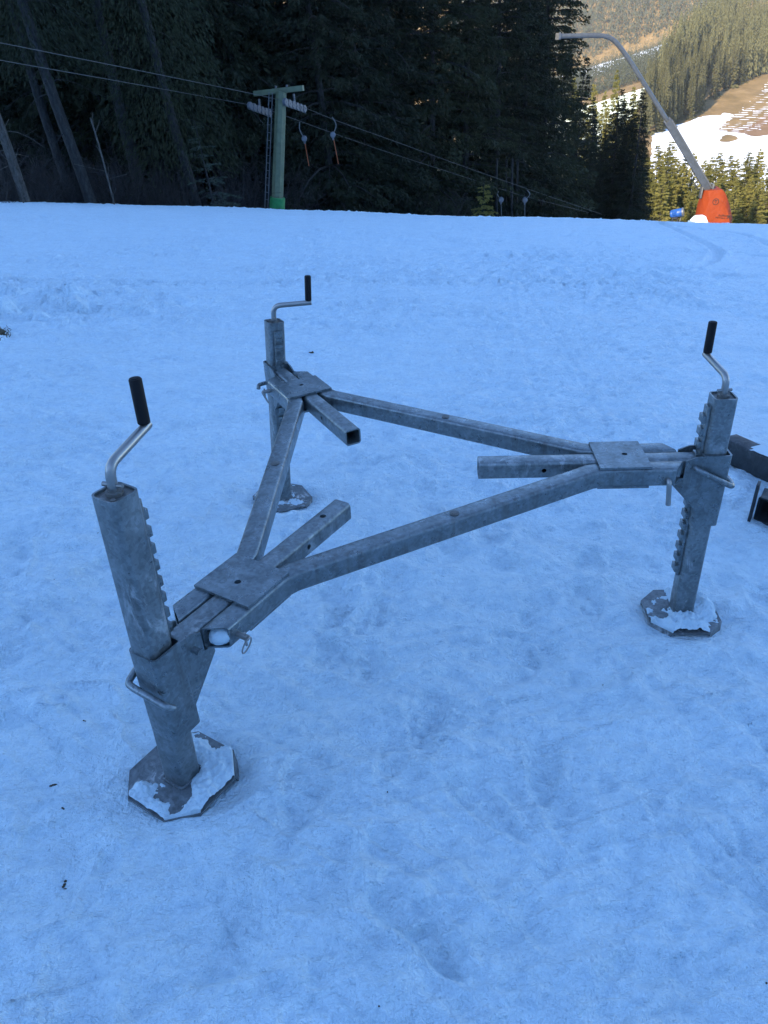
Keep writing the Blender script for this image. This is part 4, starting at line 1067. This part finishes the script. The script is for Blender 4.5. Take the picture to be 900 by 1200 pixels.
xs_, ys_ = np.meshgrid(np.linspace(.14, 1.4, 90), np.linspace(-.056, .056, 14), indexing='ij'); hq = fbm(xs_, ys_, .12, 4, 44)*.8+.35*sstep(.1, .35, xs_)-.15+ys_*3
zq = hh+.009+.014*np.sqrt(np.clip(hq, 0, 1))-.002*(hq <= 0)
ptsw = np.array([[(st+d*float(x)+s_*float(y)).x, (st+d*float(x)+s_*float(y)).y, gz_(st+d*float(x))+float(z_)] for x, y, z_ in zip(xs_.ravel(), ys_.ravel(), zq.ravel())])
ii, jj = np.meshgrid(np.arange(89), np.arange(13), indexing='ij'); pos = hq > 0
sel = pos[:-1, :-1] | pos[1:, :-1] | pos[:-1, 1:] | pos[1:, 1:]
link('beam_snow', mesh_np('beam_snow', ptsw, np.stack([ii*14+jj, (ii+1)*14+jj, (ii+1)*14+jj+1, ii*14+jj+1], -1)[sel], M_SNOWL, True), kind='stuff', label='thin snow lying on top of the dark steel beam', category='snow')
# open box tube with an upright end plate
q0 = Vector(onz(878, 606, -.222)); q1 = Vector(onz(905, 612, -.22))
dd = Vector((q1-q0)); dd.z = 0; dd.normalize(); inn = Vector((-dd.y, dd.x, 0))
axb = (inn*.8+dd*.6).normalized()
boxt = empty('steel_box', (q0.x, q0.y, gz_(q0)), 'dark open-ended steel box tube with an upright flange on the snow by the right edge', 'steel box')
Mb = Matrix(((dd.x, inn.x, 0, q0.x), (dd.y, inn.y, 0, q0.y), (0, 0, 1, gz_(q0)), (0, 0, 0, 1))); boxt.matrix_world = Mb
bm = bmesh.new(); tube(bm, [(.098, .004, .070), (.098+.16, .5, .070)], .17, .135, .012, .008, e0=0.0); part('box_tube', finish(bm, 'box_tube', M_OLD), I4, boxt)
bm = bmesh.new(); box(bm, -.004, .010, -.01, .045, -.06, .215, .002); part('flange', finish(bm, 'flange', M_OLD), I4, boxt)
bm = bmesh.new(); box(bm, .012, .24, .10, .40, -.05, -.002, .004); part('base_strip', finish(bm, 'base_strip', M_OLD), I4, boxt)

# ------------------------------------------------------------------ bits of dirt on the snow
M_DIRT = plain('dark_dirt', (.045, .038, .026), .9, 0, .4, 60)
def clod(u, v, s, seed, label):
    g = np.random.default_rng(seed); bm = bmesh.new(); P = onground(u, v)
    for _ in range(4):
        r = bmesh.ops.create_icosphere(bm, subdivisions=2, radius=1); o_ = g.normal(0, .6, 3)*s; sc3 = s*g.uniform(.3, .75, 3)
        for v_ in r['verts']: v_.co = Vector((v_.co.x*sc3[0]*1.5+o_[0], v_.co.y*sc3[1]+o_[1], v_.co.z*sc3[2]*.6+abs(o_[2])*.3))*float(g.uniform(.9, 1.1))
    o = link('dirt_clod', finish(bm, 'dirt_clod', M_DIRT, 60), label=label, category='dirt', group='dirt crumbs on the snow')
    o.location = (P[0], P[1], float(base_z(P[0], P[1])+snow_disp(np.array([P[0]]), np.array([P[1]]))[0]))
clod(61, 915, .006, 1, 'dark dirt crumb on the snow left of the nearest foot, upper of three'); clod(74, 946, .004, 2, 'tiny dark dirt crumb left of the nearest foot, middle one')
clod(73, 1035, .0065, 3, 'dark dirt crumb on the snow below left of the nearest foot'); clod(99, 846, .004, 4, 'tiny dark dirt crumb beside the nearest leg')
clod(445, 1187, .002, 5, 'tiny dark speck on the snow near the bottom edge'); clod(454, 936, .002, 6, 'tiny dark speck on the snow in the lower middle')
clod(706, 807, .003, 7, 'small dark crumb on the snow below the right foot'); clod(895, 1160, .002, 8, 'tiny dark speck near the lower right corner')
clod(31, 428, .012, 9, 'dark crumb on the snow near the dirty patch at the left edge'); clod(365, 413, .02, 10, 'dirty brown crumb on the snow right of the farthest leg')
clod(66, 688, .004, 11, 'tiny dark crumb on the snow left of the nearest leg, between crank and beam'); clod(115, 626, .003, 12, 'tiny dark speck left of the nearest crank')
M_TUFT = plain('dry_grass', (.05, .042, .022), .9, 0, .3, 30)
P = onground(-14, 392); g = np.random.default_rng(2); bm = bmesh.new()
for _ in range(260):
    p = np.array([g.normal(0, .07), g.normal(0, .07), -.04]); e = p+np.array([g.normal(0, .04), g.normal(0, .04), g.uniform(.03, .075)])
    rod(bm, [tuple(p), tuple((p+e)/2+g.normal(0, .01, 3)), tuple(e)], .004, 3, [.004, .003, .001], cap=False)
r = bmesh.ops.create_icosphere(bm, subdivisions=3, radius=.16)
for v_ in r['verts']: v_.co = Vector((v_.co.x, v_.co.y*.8, v_.co.z*.18-.01))
o = link('grass_tuft', finish(bm, 'grass_tuft', M_TUFT, 60), label='dark tuft of dirt and dry grass poking out at the left edge', category='grass tuft'); o.location = (P[0], P[1], float(base_z(P[0], P[1]))+.02)
